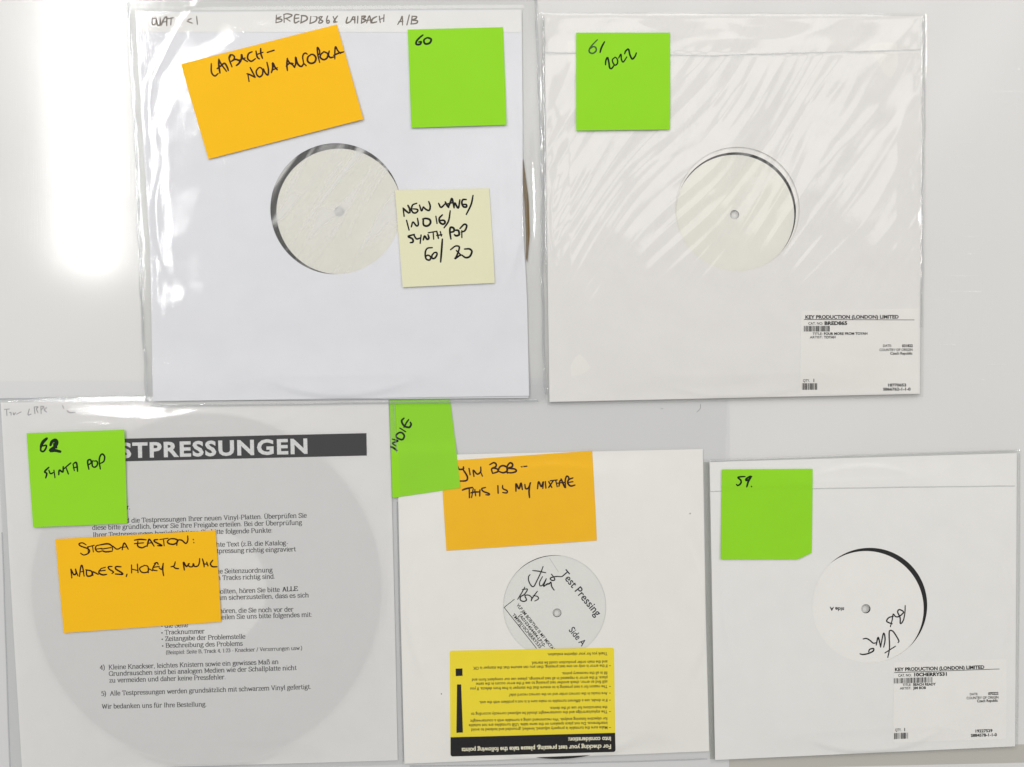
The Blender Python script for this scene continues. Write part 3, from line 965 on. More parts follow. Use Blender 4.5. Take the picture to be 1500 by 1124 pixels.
t, z = note('pale yellow note with four lines of writing beside the blank cream record label', None,
            [(578.7, 279), (716.5, 276), (724.8, 414.7), (590, 421)], n60, .30, M_PALE, curl=.9)
k = Ink()
strokes(k, '120,370 105,250;105,252 145,290 188,325;205,318 200,260 175,210;305,180 245,205 228,270 250,315 290,320 320,290 308,268 250,262;345,205 375,290 400,232;402,232 440,270 488,282 502,220 480,155;625,180 660,240 718,190;722,160 745,205 772,242;768,240 795,170 822,112 852,246;752,190 832,170;850,242 862,175 912,250 936,130;1030,125 980,128 965,180 990,230 1032,232 1030,200 985,196;1130,65 1100,200 1030,345;155,430 192,572;225,526 250,455 300,510 328,490 315,400;400,408 405,495 460,512 505,470 495,420 440,402 392,410;585,370 602,476;680,350 635,400 645,460 690,486 720,460 700,430 648,432;795,290 770,440 705,540;270,636 180,665 240,700 250,745 210,757;260,640 300,700 352,690;368,645 355,766;400,716 420,660 455,706 482,690 470,640;475,612 600,590;545,600 552,705;600,600 622,692;598,652 672,640;650,595 665,660;805,702 790,600 800,535 845,545 848,590 795,606;868,575 915,580 925,640 882,656 858,640;965,682 965,580;938,550 1000,488 1037,510 1010,580 958,602;532,830 460,840 430,900 440,990 490,1012 510,970 470,940 430,962;562,903 530,940 530,985 570,982 602,930 590,900 555,905;680,705 670,850 655,1040;800,860 870,808 925,815 920,870 885,960 865,992 925,950 945,935 885,872;1005,850 1080,850 1112,890 1080,960 1020,975 965,938', (580, 280), 10, 2.5, 12)
k.build('handwriting', z, .03, M_PEN, t)

# ================================================================== record 61, top right
L61 = [(797, 22), (800, 300), (805, 589)]
R61 = [(1350, 24), (1349, 300), (1347.5, 577)]
poly61 = [(797, 22), (1350, 24), (1347.5, 577), (805, 589)]
c61 = (1076, 314.5)
B61 = .75
h61 = sleeve_height(poly61, c61, 266, B61, 1.9, 3.3, .45, 7, Waves(31, 170, 8), .08)
record('record with a blank white label in the sleeve of shrink film at top right', c61, 262, 87.4, B61 + .05, M_LABELC, 6.4, GR)
t = thing('inner_sleeve', 'thin white inner sleeve whose round window shows inside the top right card window', 'inner sleeve', c61)
pin = [(806, 34), (1342, 34), (1340, 568), (812, 576)]
hin = lambda u, v: B61 + 2.85 + .35 * (sm(0, 46, sd(pin, u, v)) - 1) * 3.
holed_slab('front_panel', pin, (1078.0, 311.3, 88.0), 16, hin, .10, M_LABELW, t)
t = thing('record_sleeve', 'white card sleeve with a barcode label at its lower right, top right record', 'record sleeve', (1078, 306), GS)
slab('back_panel', L61, R61, 8, 8, flat(B61 + .45), .25, M_CARDW, t)
h61c = lambda u, v: h61(u, v) + .35
holed_slab('front_panel', poly61, (1080.3, 306.5, 91), 70, h61c, .30, M_CARDW, t, 240)
lab = slab('product_label', [(1173.5, 456), (1172, 578)], [(1345.5, 452), (1345, 576)], 70, 50, lambda u, v: h61c(u, v) + .10, .09, M_STICK, t)
k = Ink()
O61 = (1150, 440)


def T61(body, x0, y0, x1, y1, cap, bold=0.0):
    text(k, body, (O61[0] + x0 / 6.81, O61[1] + y0 / 6.81), (O61[0] + x1 / 6.81, O61[1] + y1 / 6.81), cap / 6.81, bold + .012)


T61('KEY PRODUCTION (LONDON) LIMITED', 203, 184, 1133, 182, 33, .022)
k.bar((O61[0] + 190 / 6.81, O61[1] + 189 / 6.81), (O61[0] + 1290 / 6.81, O61[1] + 194 / 6.81), (O61[0] + 1290 / 6.81, O61[1] + 199 / 6.81), (O61[0] + 190 / 6.81, O61[1] + 195 / 6.81), 60, 1)
T61('CAT. NO:', 232, 244, 378, 243, 24)
T61('BRED865', 394, 246, 620, 245, 33, .03)
barcode(k, O61[0] + 188 / 6.81, O61[0] + 445 / 6.81, O61[1] + 256 / 6.81, O61[1] + 312 / 6.81, O61[1] + 256 / 6.81, O61[1] + 312 / 6.81, 3, 61)
T61('TITLE:', 275, 346, 374, 345, 23)
T61('FOUR MORE FROM TOYAH', 388, 346, 822, 344, 24, .02)
T61('ARTIST:', 248, 381, 374, 380, 23)
T61('TOYAH', 388, 381, 503, 380, 24, .02)
T61('DATE:', 978, 466, 1062, 465, 24)
T61('031822', 1168, 467, 1275, 466, 25, .025)
T61('COUNTRY OF ORIGIN', 942, 507, 1272, 505, 24)
T61('Czech Republic', 1050, 543, 1270, 542, 26, .01)
T61('18770653', 1028, 860, 1208, 859, 27, .02)
T61('S866762-1-1-0', 978, 901, 1252, 900, 27, .02)
T61('QTY.', 180, 815, 246, 815, 26)
T61('1', 284, 816, 291, 816, 32)
barcode(k, O61[0] + 170 / 6.81, O61[0] + 320 / 6.81, O61[1] + 828 / 6.81, O61[1] + 894 / 6.81, O61[1] + 828 / 6.81, O61[1] + 893 / 6.81, 8, 31)
k.build('printed_text', lambda u, v: h61c(u, v) + .10, .10, M_BLACKP, lab)

# crinkled thin film: diagonal wrinkles fading out towards the bottom
LF61 = [(791, 18), (793, 200), (797, 400), (801.5, 594)]
RF61 = [(1357.5, 19.5), (1356, 200), (1353.5, 400), (1352.5, 582)]
rw = random.Random(77)
ANG = math.radians(36)
wr1 = Waves(41, 44, 10, ANG, .14)
wr2 = Waves(42, 19, 10, ANG, .14)
wrs = Waves(43, 230, 6)
wrm = Waves(44, 120, 8)


def f61(u, v):
    d = sd(poly61, u, v)
    uu = u + 9 * wrs(u, v) + .02 * (v - 300) ** 2 / 60.
    m = sm(600, 330, v + .25 * (u - 1076)) * sm(60, 96, v)
    env = .35 + .65 * sm(-.6, .9, wrm(u, v))
    r1 = 1 - np.abs(wr1(uu, v)) * 1.1
    z = h61c(u, v) + .58 + m * env * sm(0, 10, d) * (.145 * np.clip(r1, -1, 1) + .014 * wr2(uu, v))
    # folded double strip at the top
    z = z + .16 * sm(80, 76, v + 2.2 * np.sin(u / 66.)) * sm(0, 4, d)
    z = z + .05 * wrm(u * 1.8, v * 3) * sm(86, 70, v) * sm(4, 20, d)
    # crushed corners and gathered side seams
    z = z + .20 * np.exp(-((u - 803) / 9.) ** 2) * np.sin(v / 11. + 2 * np.sin(v / 37.)) * sm(500, 300, v)
    z = z + .16 * np.exp(-((u - 1347) / 6.) ** 2) * np.sin(v / 13. + 2 * np.sin(v / 29.)) * sm(460, 250, v)
    z = z + .30 * np.exp(-(dline([(822, 542), (812, 556)], u, v) / 3.) ** 2)
    z = z + .35 * np.exp(-(dline([(803, 572), (808, 582), (815, 575)], u, v) / 2.4) ** 2)
    z = z + .35 * np.exp(-(dline([(1350, 90), (1341, 106)], u, v) / 2.4) ** 2)
    return z


n61 = lambda u, v: h61c(u, v) + .58
t = thing('plastic_sleeve', 'thin crinkled clear film sleeve folded over at the top around the top right record', 'plastic sleeve', (1076, 300), GP)
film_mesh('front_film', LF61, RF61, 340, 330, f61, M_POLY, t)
film_mesh('back_film', LF61, RF61, 8, 8, flat(B61 + .1), M_PVCS, t)
weld('folded_edge', [(798, 77), (850, 78), (950, 79.5), (1040, 81.5), (1085, 80), (1150, 78), (1230, 76), (1300, 74.5), (1348, 73)], 1.6, f61, .16, t, .1, 9)
weld('folded_edge', [(796, 26), (797, 60), (795, 90), (796.5, 150), (797, 200), (798, 300), (799.5, 400)], 3.2, f61, .32, t, .6, 10)
weld('folded_edge', [(1353, 24), (1354, 60), (1352.5, 90), (1354, 150), (1352.5, 220), (1351, 300), (1351, 400), (1350, 480)], 3.0, f61, .30, t, .5, 11)

t, z = note('lime green note reading 61 and 2022 at the upper left of the top right sleeve', GN,
            [(844, 48), (981.5, 48), (981.5, 190), (844, 191.5)], n61, .42, M_GREEN)
k = Ink()
strokes(k, '355,215 310,300 290,370;370,550 375,490 400,446 420,520 430,590 458,606 495,560;510,440 470,480 490,540 520,556 547,520 540,465 510,438;562,452 596,395 602,470 630,510 682,436;650,390 665,350 706,324 726,400 760,466 800,430 822,378', (850, 40), 10, 2.1, 2)
k.build('handwriting', z, .03, M_PENG, t)
k = Ink()
strokes(k, '250,185 160,280 130,340 145,375 190,382 232,345 226,300 190,285 150,312', (850, 40), 10, 1.9, 2)
k.build('handwriting', z, .03, M_PENG2, t)

# ================================================================== record 62, lower left
L62 = [(1, 590), (12, 790), (20, 930), (32.5, 1130)]
R62 = [(569, 586), (573, 700), (578, 900), (582.5, 1114)]
poly62 = [L62[0]] + R62 + L62[:0:-1]
c62 = (303, 863)
B62 = .35
h62 = sleeve_height(poly62, c62, 256, B62, 1.2, 2.75, .35, 9, Waves(51, 160, 8), .09)
record('record showing faintly through the printed sheet at lower left', c62, 256, 88, B62 - .02, M_LABELW, 6.6, GR)
t = thing('information_sheet', 'thin white sheet printed in German with a dark heading bar, lower left', 'printed sheet', (300, 860))
obj_g = grid_uv(L62, R62, 200, 200)
uu, vv = obj_g[..., 0], obj_g[..., 1]
sh = obj('paper_sheet', P(uu, vv, h62(uu, vv)).reshape(-1, 3), grid_faces(200, 200), M_SHEET, t)
o = slab('backing_sheet', [(x + 1, y) for x, y in L62], [(x - 1, y) for x, y in R62], 6, 6, flat(B62 + .45), .12, M_CARD, t)
k = Ink()
nb = 50
for i in range(nb):
    a, b = i / nb, (i + 1) / nb
    tx = lambda q: (120 + (536.8 - 120) * q, 644.2 + (634.7 - 644.2) * q)
    bx = lambda q: (121 + (537.4 - 121) * q, 677.5 + (667.6 - 677.5) * q)
    for c_ in range(5):
        m_ = lambda p_, q_, w_: (p_[0] * (1 - w_) + q_[0] * w_, p_[1] * (1 - w_) + q_[1] * w_)
        k.quad([m_(tx(a), bx(a), c_ / 5), m_(tx(b), bx(b), c_ / 5), m_(tx(b), bx(b), (c_ + 1) / 5), m_(tx(a), bx(a), (c_ + 1) / 5)])
k.build('heading_bar', h62, .06, M_BAND, sh)
k = Ink()
text(k, 'TESTPRESSUNGEN', (132, 671.6), (450.5, 664), 20.5, .036, 0.0, 1.14)
k.build('heading_text', h62, .16, M_PALEP, sh)
k = Ink()
xh = 4.5
for body, p0, p1, h_ in (
    ('r,', (186, 746), (191, 745.8), xh),
    ('d die Testpressungen Ihrer neuen Vinyl-Platten. Überprüfen Sie', (184.5, 765.9), (449.5, 758.2), xh),
    ('diese bitte gründlich, bevor Sie Ihre Freigabe erteilen. Bei der Überprüfung', (135, 776.3), (442.6, 768.6), xh),
    ('Ihrer Testpressungen berücksichtigen Sie bitte folgende Punkte:', (136, 786.8), (399.5, 780), xh),
    ('hte Text (z.B. die Katalog-', (316.5, 801), (422.4, 798.4), xh),
    ('tpressung richtig eingraviert', (317.5, 810.4), (433.4, 807.6), xh),
    ('ie Seitenzuordnung', (319.5, 840.2), (399.4, 838.2), xh),
    ('n Tracks richtig sind.', (318, 849.8), (403.2, 847.6), xh),
    ('sollten, hören Sie bitte ', (318.5, 869.8), (412.5, 866.8), xh),
    ('um sicherzustellen, dass es sich', (318.5, 879), (452.6, 875), xh),
    ('hören, die Sie noch vor der', (321, 898.2), (430, 895.8), xh),
    ('teilen Sie uns bitte folgendes mit:', (321.5, 907.4), (457.6, 903.4), xh),
    ('• die Seite', (235.5, 920), (275.8, 918.6), xh),
    ('• Tracknummer', (235.8, 929.8), (299.8, 927.8), xh),
    ('• Zeitangabe der Problemstelle', (236.2, 939.2), (359.6, 935.6), xh),
    ('• Beschreibung des Problems', (236.8, 949), (355.6, 945.8), xh),
    ('(Beispiel: Seite B, Track 4, 1:23 - Knackser / Verzerrungen usw.)', (243, 958.6), (442.8, 951.8), 3.6),
    ('4)', (146.3, 981), (153.8, 980.8), xh),
    ('Kleine Knackser, leichtes Knistern sowie ein gewisses Maß an', (159, 980.8), (408.2, 972.6), xh),
    ('Grundrauschen sind bei analogen Medien wie der Schallplatte nicht', (159.4, 990.2), (434.6, 981.4), xh),
    ('zu vermeiden und daher keine Pressfehler.', (160, 1000), (330.8, 994.9), xh),
    ('5)', (148.4, 1019.4), (155.6, 1019.2), xh),
    ('Alle Testpressungen werden grundsätzlich mit schwarzem Vinyl gefertigt.', (161, 1019), (456, 1009.2), xh),
    ('Wir bedanken uns für Ihre Bestellung.', (149, 1038.2), (303, 1034.8), xh)):
    serif(k, body, p0, p1, h_)
k.build('printed_text', h62, .06, M_GREYP, sh)
k = Ink()
serif(k, 'ALLE', (413.6, 866.6), (436.4, 865.4), xh, 3.0, 1.5)
k.build('bold_printed_text', h62, .06, M_BLACKP, sh)
k = Ink()
strokes(k, '60,655 130,650;90,655 95,740;130,700 150,700 152,735;180,700 190,730 212,700;225,722 290,690;402,650 385,730 428,720;470,622 480,712;468,622 522,622 500,650 522,702;560,612 565,712;558,612 602,620 563,662;642,630 608,660 640,692;860,600 872,642;920,670 960,702 1042,690', (0, 530), 9.375, 1.3, 8)
k.build('handwriting', h62, .035, M_PENCIL2, sh)

LF62 = [(-6, 583.5), (3, 780), (8, 930), (15, 1140)]
RF62 = [(575, 577), (580, 700), (585, 900), (591, 1120)]
w62 = Waves(61, 60, 12)
cs1 = [(-20, 600), (10, 592), (24, 606), (26, 640)]
cs2 = [(95, 600), (150, 592), (230, 590), (330, 596)]
cs3 = [(85, 626), (122, 622), (160, 625)]
cs4 = [(30, 600), (60, 596), (80, 606)]
cs5 = [(215, 615), (240, 607), (280, 608)]


def f62(u, v):
    m = sm(665, 605, v) * (1 - sm(230, 420, u))
    z = h62(u, v) + .50
    z = z + m * .08 * w62(u, v) * sm(0, 12, sd(poly62, u, v))
    z = z + .30 * np.exp(-(dline(cs1, u, v) / 6.) ** 2)
    z = z + 1.15 * sm(586, 614, v) * (1 - sm(614, 730, v)) * sm(55, 115, u) * sm(350, 225, u)
    z = z + .32 * np.exp(-(dline(cs3, u, v) / 5.) ** 2)
    z = z + .22 * np.exp(-(dline(cs4, u, v) / 5.) ** 2)
    z = z + .25 * np.exp(-(dline(cs5, u, v) / 7.) ** 2)
    return z


n62 = lambda u, v: h62(u, v) + .50 + 1.15 * sm(586, 614, v) * (1 - sm(614, 730, v)) * sm(55, 115, u) * sm(350, 225, u)
t = thing('plastic_sleeve', 'glossy clear sleeve with glare along its top edge over the German printed sheet', 'plastic sleeve', (300, 850), GP)
film_mesh('front_film', LF62, RF62, 300, 280, f62, M_PVC, t)
film_mesh('back_film', LF62, RF62, 8, 8, flat(B62 + .15), M_PVCS, t)
weld('welded_edge', [(-6, 585), (60, 583.5), (120, 583), (170, 581.5), (212, 581)], 2.4, flat(B62 + .5), .25, t, .2, 12)
weld('welded_edge', LF62[1:], 2.2, flat(B62 + .3), .2, t, .15, 13)
weld('welded_edge', [(582, 735), (585, 900), (588, 1000), (591, 1116)], 2.0, flat(B62 + .3), .2, t, .1, 14)

t, z = note('lime green note reading 62 and synth pop over the dark heading bar', GN,
            [(39, 635), (182, 629.6), (186.3, 766.8), (48.5, 772.8)], n62, .42, M_GREEN, curl=1.2)
k = Ink()
strokes(k, '385,125 330,180 300,250 300,305 340,312 376,260 375,225 330,235;415,548 355,610 385,640 370,702;415,590 440,640 492,620;490,590 505,700;560,656 570,590 620,616 626,538;640,566 736,484;665,550 702,645;770,502 788,596;780,490 820,482 836,606;775,556 836,540;1002,576 985,490 990,445 1025,438 1036,480 995,512;1060,450 1050,480 1055,530 1090,546 1126,510 1120,460 1075,455;1170,572 1155,480 1160,400 1195,353 1232,390 1220,460 1168,492', (30, 630), 10, 2.2, 2)
strokes(k, '385,125 328,180 298,250;440,222 462,172 512,150 532,190 500,250 438,302 505,300 582,318', (30, 630), 10, 4.4, 3)
strokes(k, '490,200 495,290;520,220 480,300;505,170 530,260', (30, 630), 10, 3.0, 3)
k.build('handwriting', z, .03, M_PENG, t)

t, z = note('orange note with two handwritten lines lying on the German printed sheet', GO,
            [(81, 790), (315.7, 777), (324, 911), (93.4, 927.5)], n62, .42, M_ORANGE, curl=.8)
k = Ink()
strokes(k, '362,285 310,255 260,266 280,300 400,348 402,400 330,432 280,405;390,308 392,402;380,316 480,290;455,300 467,388;562,285 510,300 498,350 540,386 602,370;508,346 592,335;562,285 680,268 742,300;590,346 722,324;600,370 650,386 742,376;750,362 745,300 800,342 840,342 872,320;890,357 900,300 925,258 978,347;860,322 952,314', (90, 770), 10, 1.9, 4)
strokes(k, '70,215 150,203 240,210;120,230 118,300 180,326 242,300;70,266 202,254;255,306 270,240 290,203 357,302;263,262 332,250;412,205 360,213 370,240 440,275 472,296 410,296;440,205 562,188;495,213 505,296;590,198 553,235 575,265 640,276 690,250 700,213 650,195 590,198;690,292 700,220 760,215 820,262 850,220 850,153;930,203 933,208;938,248 940,253', (190, 770), 10, 1.9, 5)
strokes(k, '152,767 138,640;140,642 180,718 215,700 205,638;207,640 240,737;263,747 285,600 308,602 332,742;270,682 328,670;365,650 375,737 442,730 440,670 358,650;460,732 460,680 540,716;572,640 548,690 600,722 662,716;642,613 580,630;570,666 642,655;742,600 688,605 700,640 762,680 740,702;872,605 800,603 800,640 880,690 892,716 788,710;960,713 950,747', (90, 770), 10, 2.0, 6)
strokes(k, '28,695 26,578;30,640 112,658;112,566 122,692;218,585 150,620 160,670 210,692 270,670 265,600 213,583;270,608 272,692;290,638 330,662;380,560 350,600 340,650 402,662;350,612 432,600;360,558 400,543 417,572;430,620 470,640 492,558;490,553 485,660 497,737;667,533 650,590 603,606;640,600 670,626 717,633;800,652 788,538 830,600 872,558;858,560 870,600 920,602 932,558 950,600 1000,590 1020,540 1025,483;1065,488 1085,560 1090,607;1080,560 1130,568;1128,538 1146,592;1217,508 1183,560 1210,602 1280,605', (190, 770), 10, 2.0, 7)
k.build('handwriting', z, .03, M_PENO, t)

# ================================================================== ten-inch record, lower middle
LJ = [(580.5, 668), (583.3, 730), (587, 900), (592.4, 1119)]
RJ = [(1029.5, 658), (1033.6, 900), (1039, 1100.6)]
polyJ = [LJ[0]] + RJ + LJ[:0:-1]
cJ = (816, 898)
BJ = .35
hJ = sleeve_height(polyJ, cJ, 214, BJ, 1.2, 2.75, .15, 24, Waves(71, 170, 8), .08)
t, lb, zl = record('signed test pressing record with a sticker label, lower middle', cJ, 214, 84, BJ + .2, M_LABELG, 6.2, GR)
sv = flat(BJ + 2.5)
stk = slab('paper_sticker', [(738.8, 890.3), (789.5, 952), (812, 985)], [(757, 874), (812, 940), (838, 962)], 8, 10, flat(BJ + 2.56), .05, M_LABELG, t)
k = Ink()
k.ribbon([(738.5, 890), (753.5, 878.2)], .9)
k.ribbon([(738.5, 890), (785.8, 949.8)], .9)
text(k, 'VLP JIM BOB/THIS IS MY MIXTAPE', (756.2, 886.8), (812, 957), 4.6, .02)
text(k, '[A01034S4484-LP10-', (759.8, 902.3), (796.5, 948.6), 4.6, .02)
text(k, 'TM9P][10CHERRY535', (749.8, 901.4), (790.4, 950.2), 4.6, .02)
k.build('printed_text', flat(BJ + 2.56), .03, M_BLACKP, stk)
k = Ink()
text(k, 'Test Pressing', (820.7, 841), (873.4, 904), 11.2, .012)
text(k, 'Side A', (832.6, 923.6), (852.2, 947.4), 9.6, .012)
k.build('printed_text', flat(BJ + 2.5), .03, M_NAVY, lb)
k = Ink()
text(k, 'Artist', (770, 899), (782, 914), 5.5, .0)
strokes(k, '805,818 818,838', (0, 0), 1, .8)
k.build('faint_printed_text', flat(BJ + 2.5), .05, M_LINE, lb)
k = Ink()
strokes(k, '555,150 530,220 470,350 420,440 380,430 345,360 343,300 365,270;403,210 490,220 597,243;547,298 505,380 510,432 550,420 602,328;602,330 562,440 620,400;620,398 602,422 652,390;678,263 720,320 722,350 680,352 663,320 740,298 832,300;640,412 670,380 680,440 717,497;287,453 240,540 183,632;250,490 327,483 280,560 230,590 223,640 270,662 312,640 290,578 340,570 385,600 385,652;472,513 400,610 380,652;410,578 470,588 487,625 433,657', (740, 815), 10, 1.45, 9)
k.build('signature', flat(BJ + 2.5), .14, M_PEN, lb)

t = thing('record_sleeve', 'ivory paper sleeve with a yellow information label, lower middle', 'record sleeve', (812, 889), GS)
slab('back_panel', LJ, RJ, 8, 8, flat(BJ + .45), .15, M_IVORY, t)
hJc = lambda u, v: hJ(u, v) + .25
holed_slab('front_panel', polyJ, (812.5, 889, 75.5), 64, hJc, .10, M_IVORY, t, 240)


def round_quad(TL, TR, BR, BL, r, n=5, only=(1, 1, 1, 1)):
    """outline of a sticker with rounded corners"""
    c = [np.array(q, float) for q in (TL, TR, BR, BL)]
    out = []
    for i in range(4):
        p, a, b = c[i], c[i - 1], c[(i + 1) % 4]
        da = (a - p) / np.linalg.norm(a - p); db = (b - p) / np.linalg.norm(b - p)
        if not only[i]:
            out.append(p); continue
        ctr = p + (da + db) * r
        for q in range(n + 1):
            th = q / n * math.pi / 2
            out.append(ctr - db * r * math.cos(th) - da * r * math.sin(th))
    return out


def sticker(name, outline, surf, lift, mat, parent):
    """sticker laid on the sleeve: fan of rings so it follows the surface"""
    o = np.array(outline); c = o.mean(0); n = len(o)
    dense = []
    for i in range(n):
        a, b = o[i], o[(i + 1) % n]
        m = max(1, int(np.linalg.norm(b - a) / 3))
        for q in range(m):
            dense.append(a + (b - a) * q / m)
    o = np.array(dense); n = len(o)
    rings = 34
    uv = [c[None, :]] + [c + (o - c) * (j / rings) for j in range(1, rings + 1)]
    uv = np.concatenate(uv)
    top = P(uv[:, 0], uv[:, 1], surf(uv[:, 0], uv[:, 1]) + lift)
    rim = top[-n:].copy(); rim[:, 2] -= .09 * MM
    pts = np.concatenate([top, rim])
    f = [(0, 1 + (i + 1) % n, 1 + i) for i in range(n)]
    for j in range(rings - 1):
        for i in range(n):
            a, b = 1 + j * n + i, 1 + j * n + (i + 1) % n
            f.append((a, b, b + n, a + n))
    base = 1 + (rings - 1) * n; rb = 1 + rings * n
    for i in range(n):
        f.append((base + i, base + (i + 1) % n, rb + (i + 1) % n, rb + i))
    ob = obj(name, pts, f, mat, parent)
    sharp_edges(ob)
    return ob


def yc(x, y):
    return (640 + x / 5.357, 940 + y / 5.357)


yl = sticker('information_label', round_quad(yc(100, 72), yc(1390, 48), yc(1402, 866), yc(107, 902), 3.4), hJc, .11, M_YELLOW, t)
yl['label'] = 'yellow label with a black heading band, printed upside down'
zy = lambda u, v: hJc(u, v) + .11
sticker('heading_band', round_quad(yc(107, 752), yc(1398, 717), yc(1402, 866), yc(107, 902), 3.4, only=(0, 0, 1, 1)), hJc, .30, M_BLACKP, yl)
k = Ink()
k.bar(yc(147, 213), yc(200, 211), yc(201, 269), yc(148, 271), 3, 3)
k.build('square_dot', zy, .10, M_BLACKP, yl)
k = Ink()
k.bar(yc(158, 337), yc(190, 336), yc(204, 714), yc(153, 716), 3, 30)
k.build('tapered_bar', zy, .10, M_BLACKP, yl)
k = Ink()
for body, xr, y, xl in (
    ('Thank you for your objective evaluation.', 1338, 84, 868),
    ('and the main order production could be started.', 1338, 148, 742),
    ('If the error is only on one test pressing, then you can assume that the stamper is OK', 1338, 180, 283),
    ('fill in all the necessary points.', 1338, 235, 980),
    ('place. If the error is repeated in all test pressings, please use our complaint form and', 1338, 272, 275),
    ('still find an error, check another test pressing to see if the error occurs in the same', 1338, 305, 308),
    ('The reason for a test pressing is to ensure that the stamper is free from defects. If you', 1338, 342, 262),
    ('Are tracks in the correct order and on the correct record side?', 1338, 396, 567),
    ('If in doubt, use a different turntable to make sure it is not a problem with the unit.', 1338, 450, 333),
    ('the instructions for use of the device.', 1338, 505, 885),
    ('The stylus/cartridge and the counterweight should be adjusted correctly according to', 1338, 540, 268),
    ('for objective listening analysis. We recommend using a turntable with a counterweight', 1338, 594, 262),
    ('interference. Do not place speakers on the same table. USB turntables are not suitable', 1338, 629, 250),
    ('Make sure the turntable is properly adjusted, levelled, grounded and isolated to avoid', 1338, 664, 270)):
    text(k, body, yc(xr, y), yc(xl, y + (xr - xl) * .0178), 23 / 5.357, .012)
for y in (190, 352, 405, 460, 550, 675):
    k.quad([yc(1352, y - 3), yc(1364, y - 3), yc(1364, y + 2), yc(1352, y + 2)])
k.build('printed_text', zy, .10, M_YTEXT, yl)
k = Ink()
text(k, 'into consideration:', yc(1366, 748), yc(1030, 754), 33 / 5.357, .03)
text(k, 'For checking your test pressing, please take the following points', yc(1366, 808), yc(194, 836), 33 / 5.357, .03)
k.build('heading_text', lambda u, v: hJc(u, v) + .30, .10, M_CREAMP, yl)
k = Ink()
for x, y in ((646.5, 1016.7), (1010.7, 752.6)):
    k = Ink()
    k.quad([(x - .9, y - .5), (x + .9, y - .8), (x + .9, y + .7), (x - .5, y + .8)])
    k.build('ink_speck', hJc, .03, M_GREYP, t)

t, z = note('orange note partly under a green note on the lower middle sleeve', GO,
            [(645.5, 676), (867.5, 660.5), (874.3, 792), (654, 807)], hJc, .22, M_ORANGE, curl=.25)
k = Ink()
strokes(k, '200,225 225,275 285,272 288,240;275,270 310,320 347,390 330,442 232,450;370,265 387,357;443,382 433,290 490,347 540,313 542,243;540,313 567,377;673,210 730,180 767,200 760,240 703,270 715,337;713,260 780,270 792,310 718,337;798,300 820,245 870,223 927,250 925,302 870,327 808,308;933,332 928,240 970,183 1007,200 1000,240 950,260 1040,273 1062,305 1000,327 928,325;1118,243 1217,231;272,582 330,560 422,543;373,558 377,692;432,558 408,692;398,622 435,612 522,608;455,572 467,664;530,580 527,667;612,543 558,560 580,600 662,632 660,652 618,650;793,518 797,627;862,513 868,560 927,590 922,622 863,617;1058,597 1060,488 1102,562 1132,478 1152,572;1188,498 1200,558 1240,550 1272,473;1265,478 1250,600 1257,692', (650, 660), 10, 2.3, 12)
strokes(k, '373,562 390,458 430,532 457,458 452,557;488,458 497,552;538,458 582,542;602,448 538,542;560,445 662,433;640,438 662,532;688,527 702,450 722,440;650,482 782,468;718,418 742,470 772,542;785,547 780,440 802,378 832,400 820,450;892,403 830,430 818,480 860,522 922,508;828,470 892,458', (750, 660), 10, 2.3, 13)
k.build('handwriting', z, .03, M_PENO, t)

t, z = note('lime green note reading indie tucked between two sleeves, under the top left record', GN,
            [(570.5, 586), (659, 583.5), (674.5, 714.9), (574.5, 729.8)], hJ, .58, M_GREEN, curl=.2)
k = Ink()
strokes(k, '115,545 160,560 213,602;148,435 230,462 150,492 203,537;205,362 210,410 290,442 322,390 290,343 240,343 198,385;258,273 342,327;317,128 283,170 320,240 392,262 422,220 410,188;387,148 350,200 318,262', (560, 600), 10, 2.4, 15)
k.build('handwriting', z, .03, M_PENG, t)

LFJ = [(575, 566), (580, 730), (584, 900), (589, 1124)]
RFJ = [(1066.5, 560), (1058, 800), (1048, 1112)]


def fJ(u, v):
    return np.maximum(hJ(u, v) + 1.15, BJ + 1.15)


t = thing('plastic_sleeve', 'flat clear sleeve over the lower middle record and its notes', 'plastic sleeve', (815, 850), GP)
film_mesh('front_film', LFJ, RFJ, 120, 130, lambda u, v: fJ(u, v) - .85 * sm(12, 2, sd([LFJ[0], RFJ[0]] + RFJ[1:] + LFJ[:0:-1], u, v)), M_PVCS, t)
weld('welded_edge', [(577.5, 590), (580, 650), (583, 730)], 2.0, flat(BJ + 1.4), .2, t, .1, 21)
weld('welded_edge', [(600, 1122.5), (700, 1121), (850, 1117.5), (960, 1114.5), (1036, 1112)], 2.2, flat(BJ + .3), .25, t, .15, 22)

# ================================================================== ten-inch record 59, lower right
L59 = [(1039.5, 677), (1043.6, 900), (1047.5, 1113.5)]
R59 = [(1489.5, 664), (1489, 850), (1487, 1093.5)]
poly59 = [(1039.5, 677), (1489.5, 664), (1487, 1093.5), (1047.5, 1113.5)]
c59 = (1268.5, 892)
B59 = .6
h59 = sleeve_height(poly59, c59, 206, B59, 1.5, 2.9, .3, 9, Waves(81, 170, 8), .06)
t, lb, zl = record('signed record with a blank white label in the lower right sleeve marked 59', c59, 206, 84.5, B59 + .3, M_LABELW, 6.5, GR)
k = Ink()
text(k, 'side A', (1236.6, 890.3), (1215.4, 889.2), 5.2, .03)
k.build('printed_text', flat(B59 + 2.6), .03, M_BLACKP, lb)
k = Ink()
strokes(k, '1160,273 1155,380 1132,490 1090,537 1085,450 1050,370 1070,333 1120,350 1132,380 1070,432 1020,435 985,398 970,480 943,582;985,430 920,450 888,500 930,527 970,540;905,1032 930,900 925,700 935,640 980,650 1030,720 1067,790 1055,817;863,967 1017,869;845,882 865,780 855,690 835,700 800,882;800,880 765,738 735,852;735,818 690,822 640,780 590,755 543,762;625,952 640,915 695,903 690,940 620,975 540,990 498,980', (1210, 860), 10, 1.8, 16)
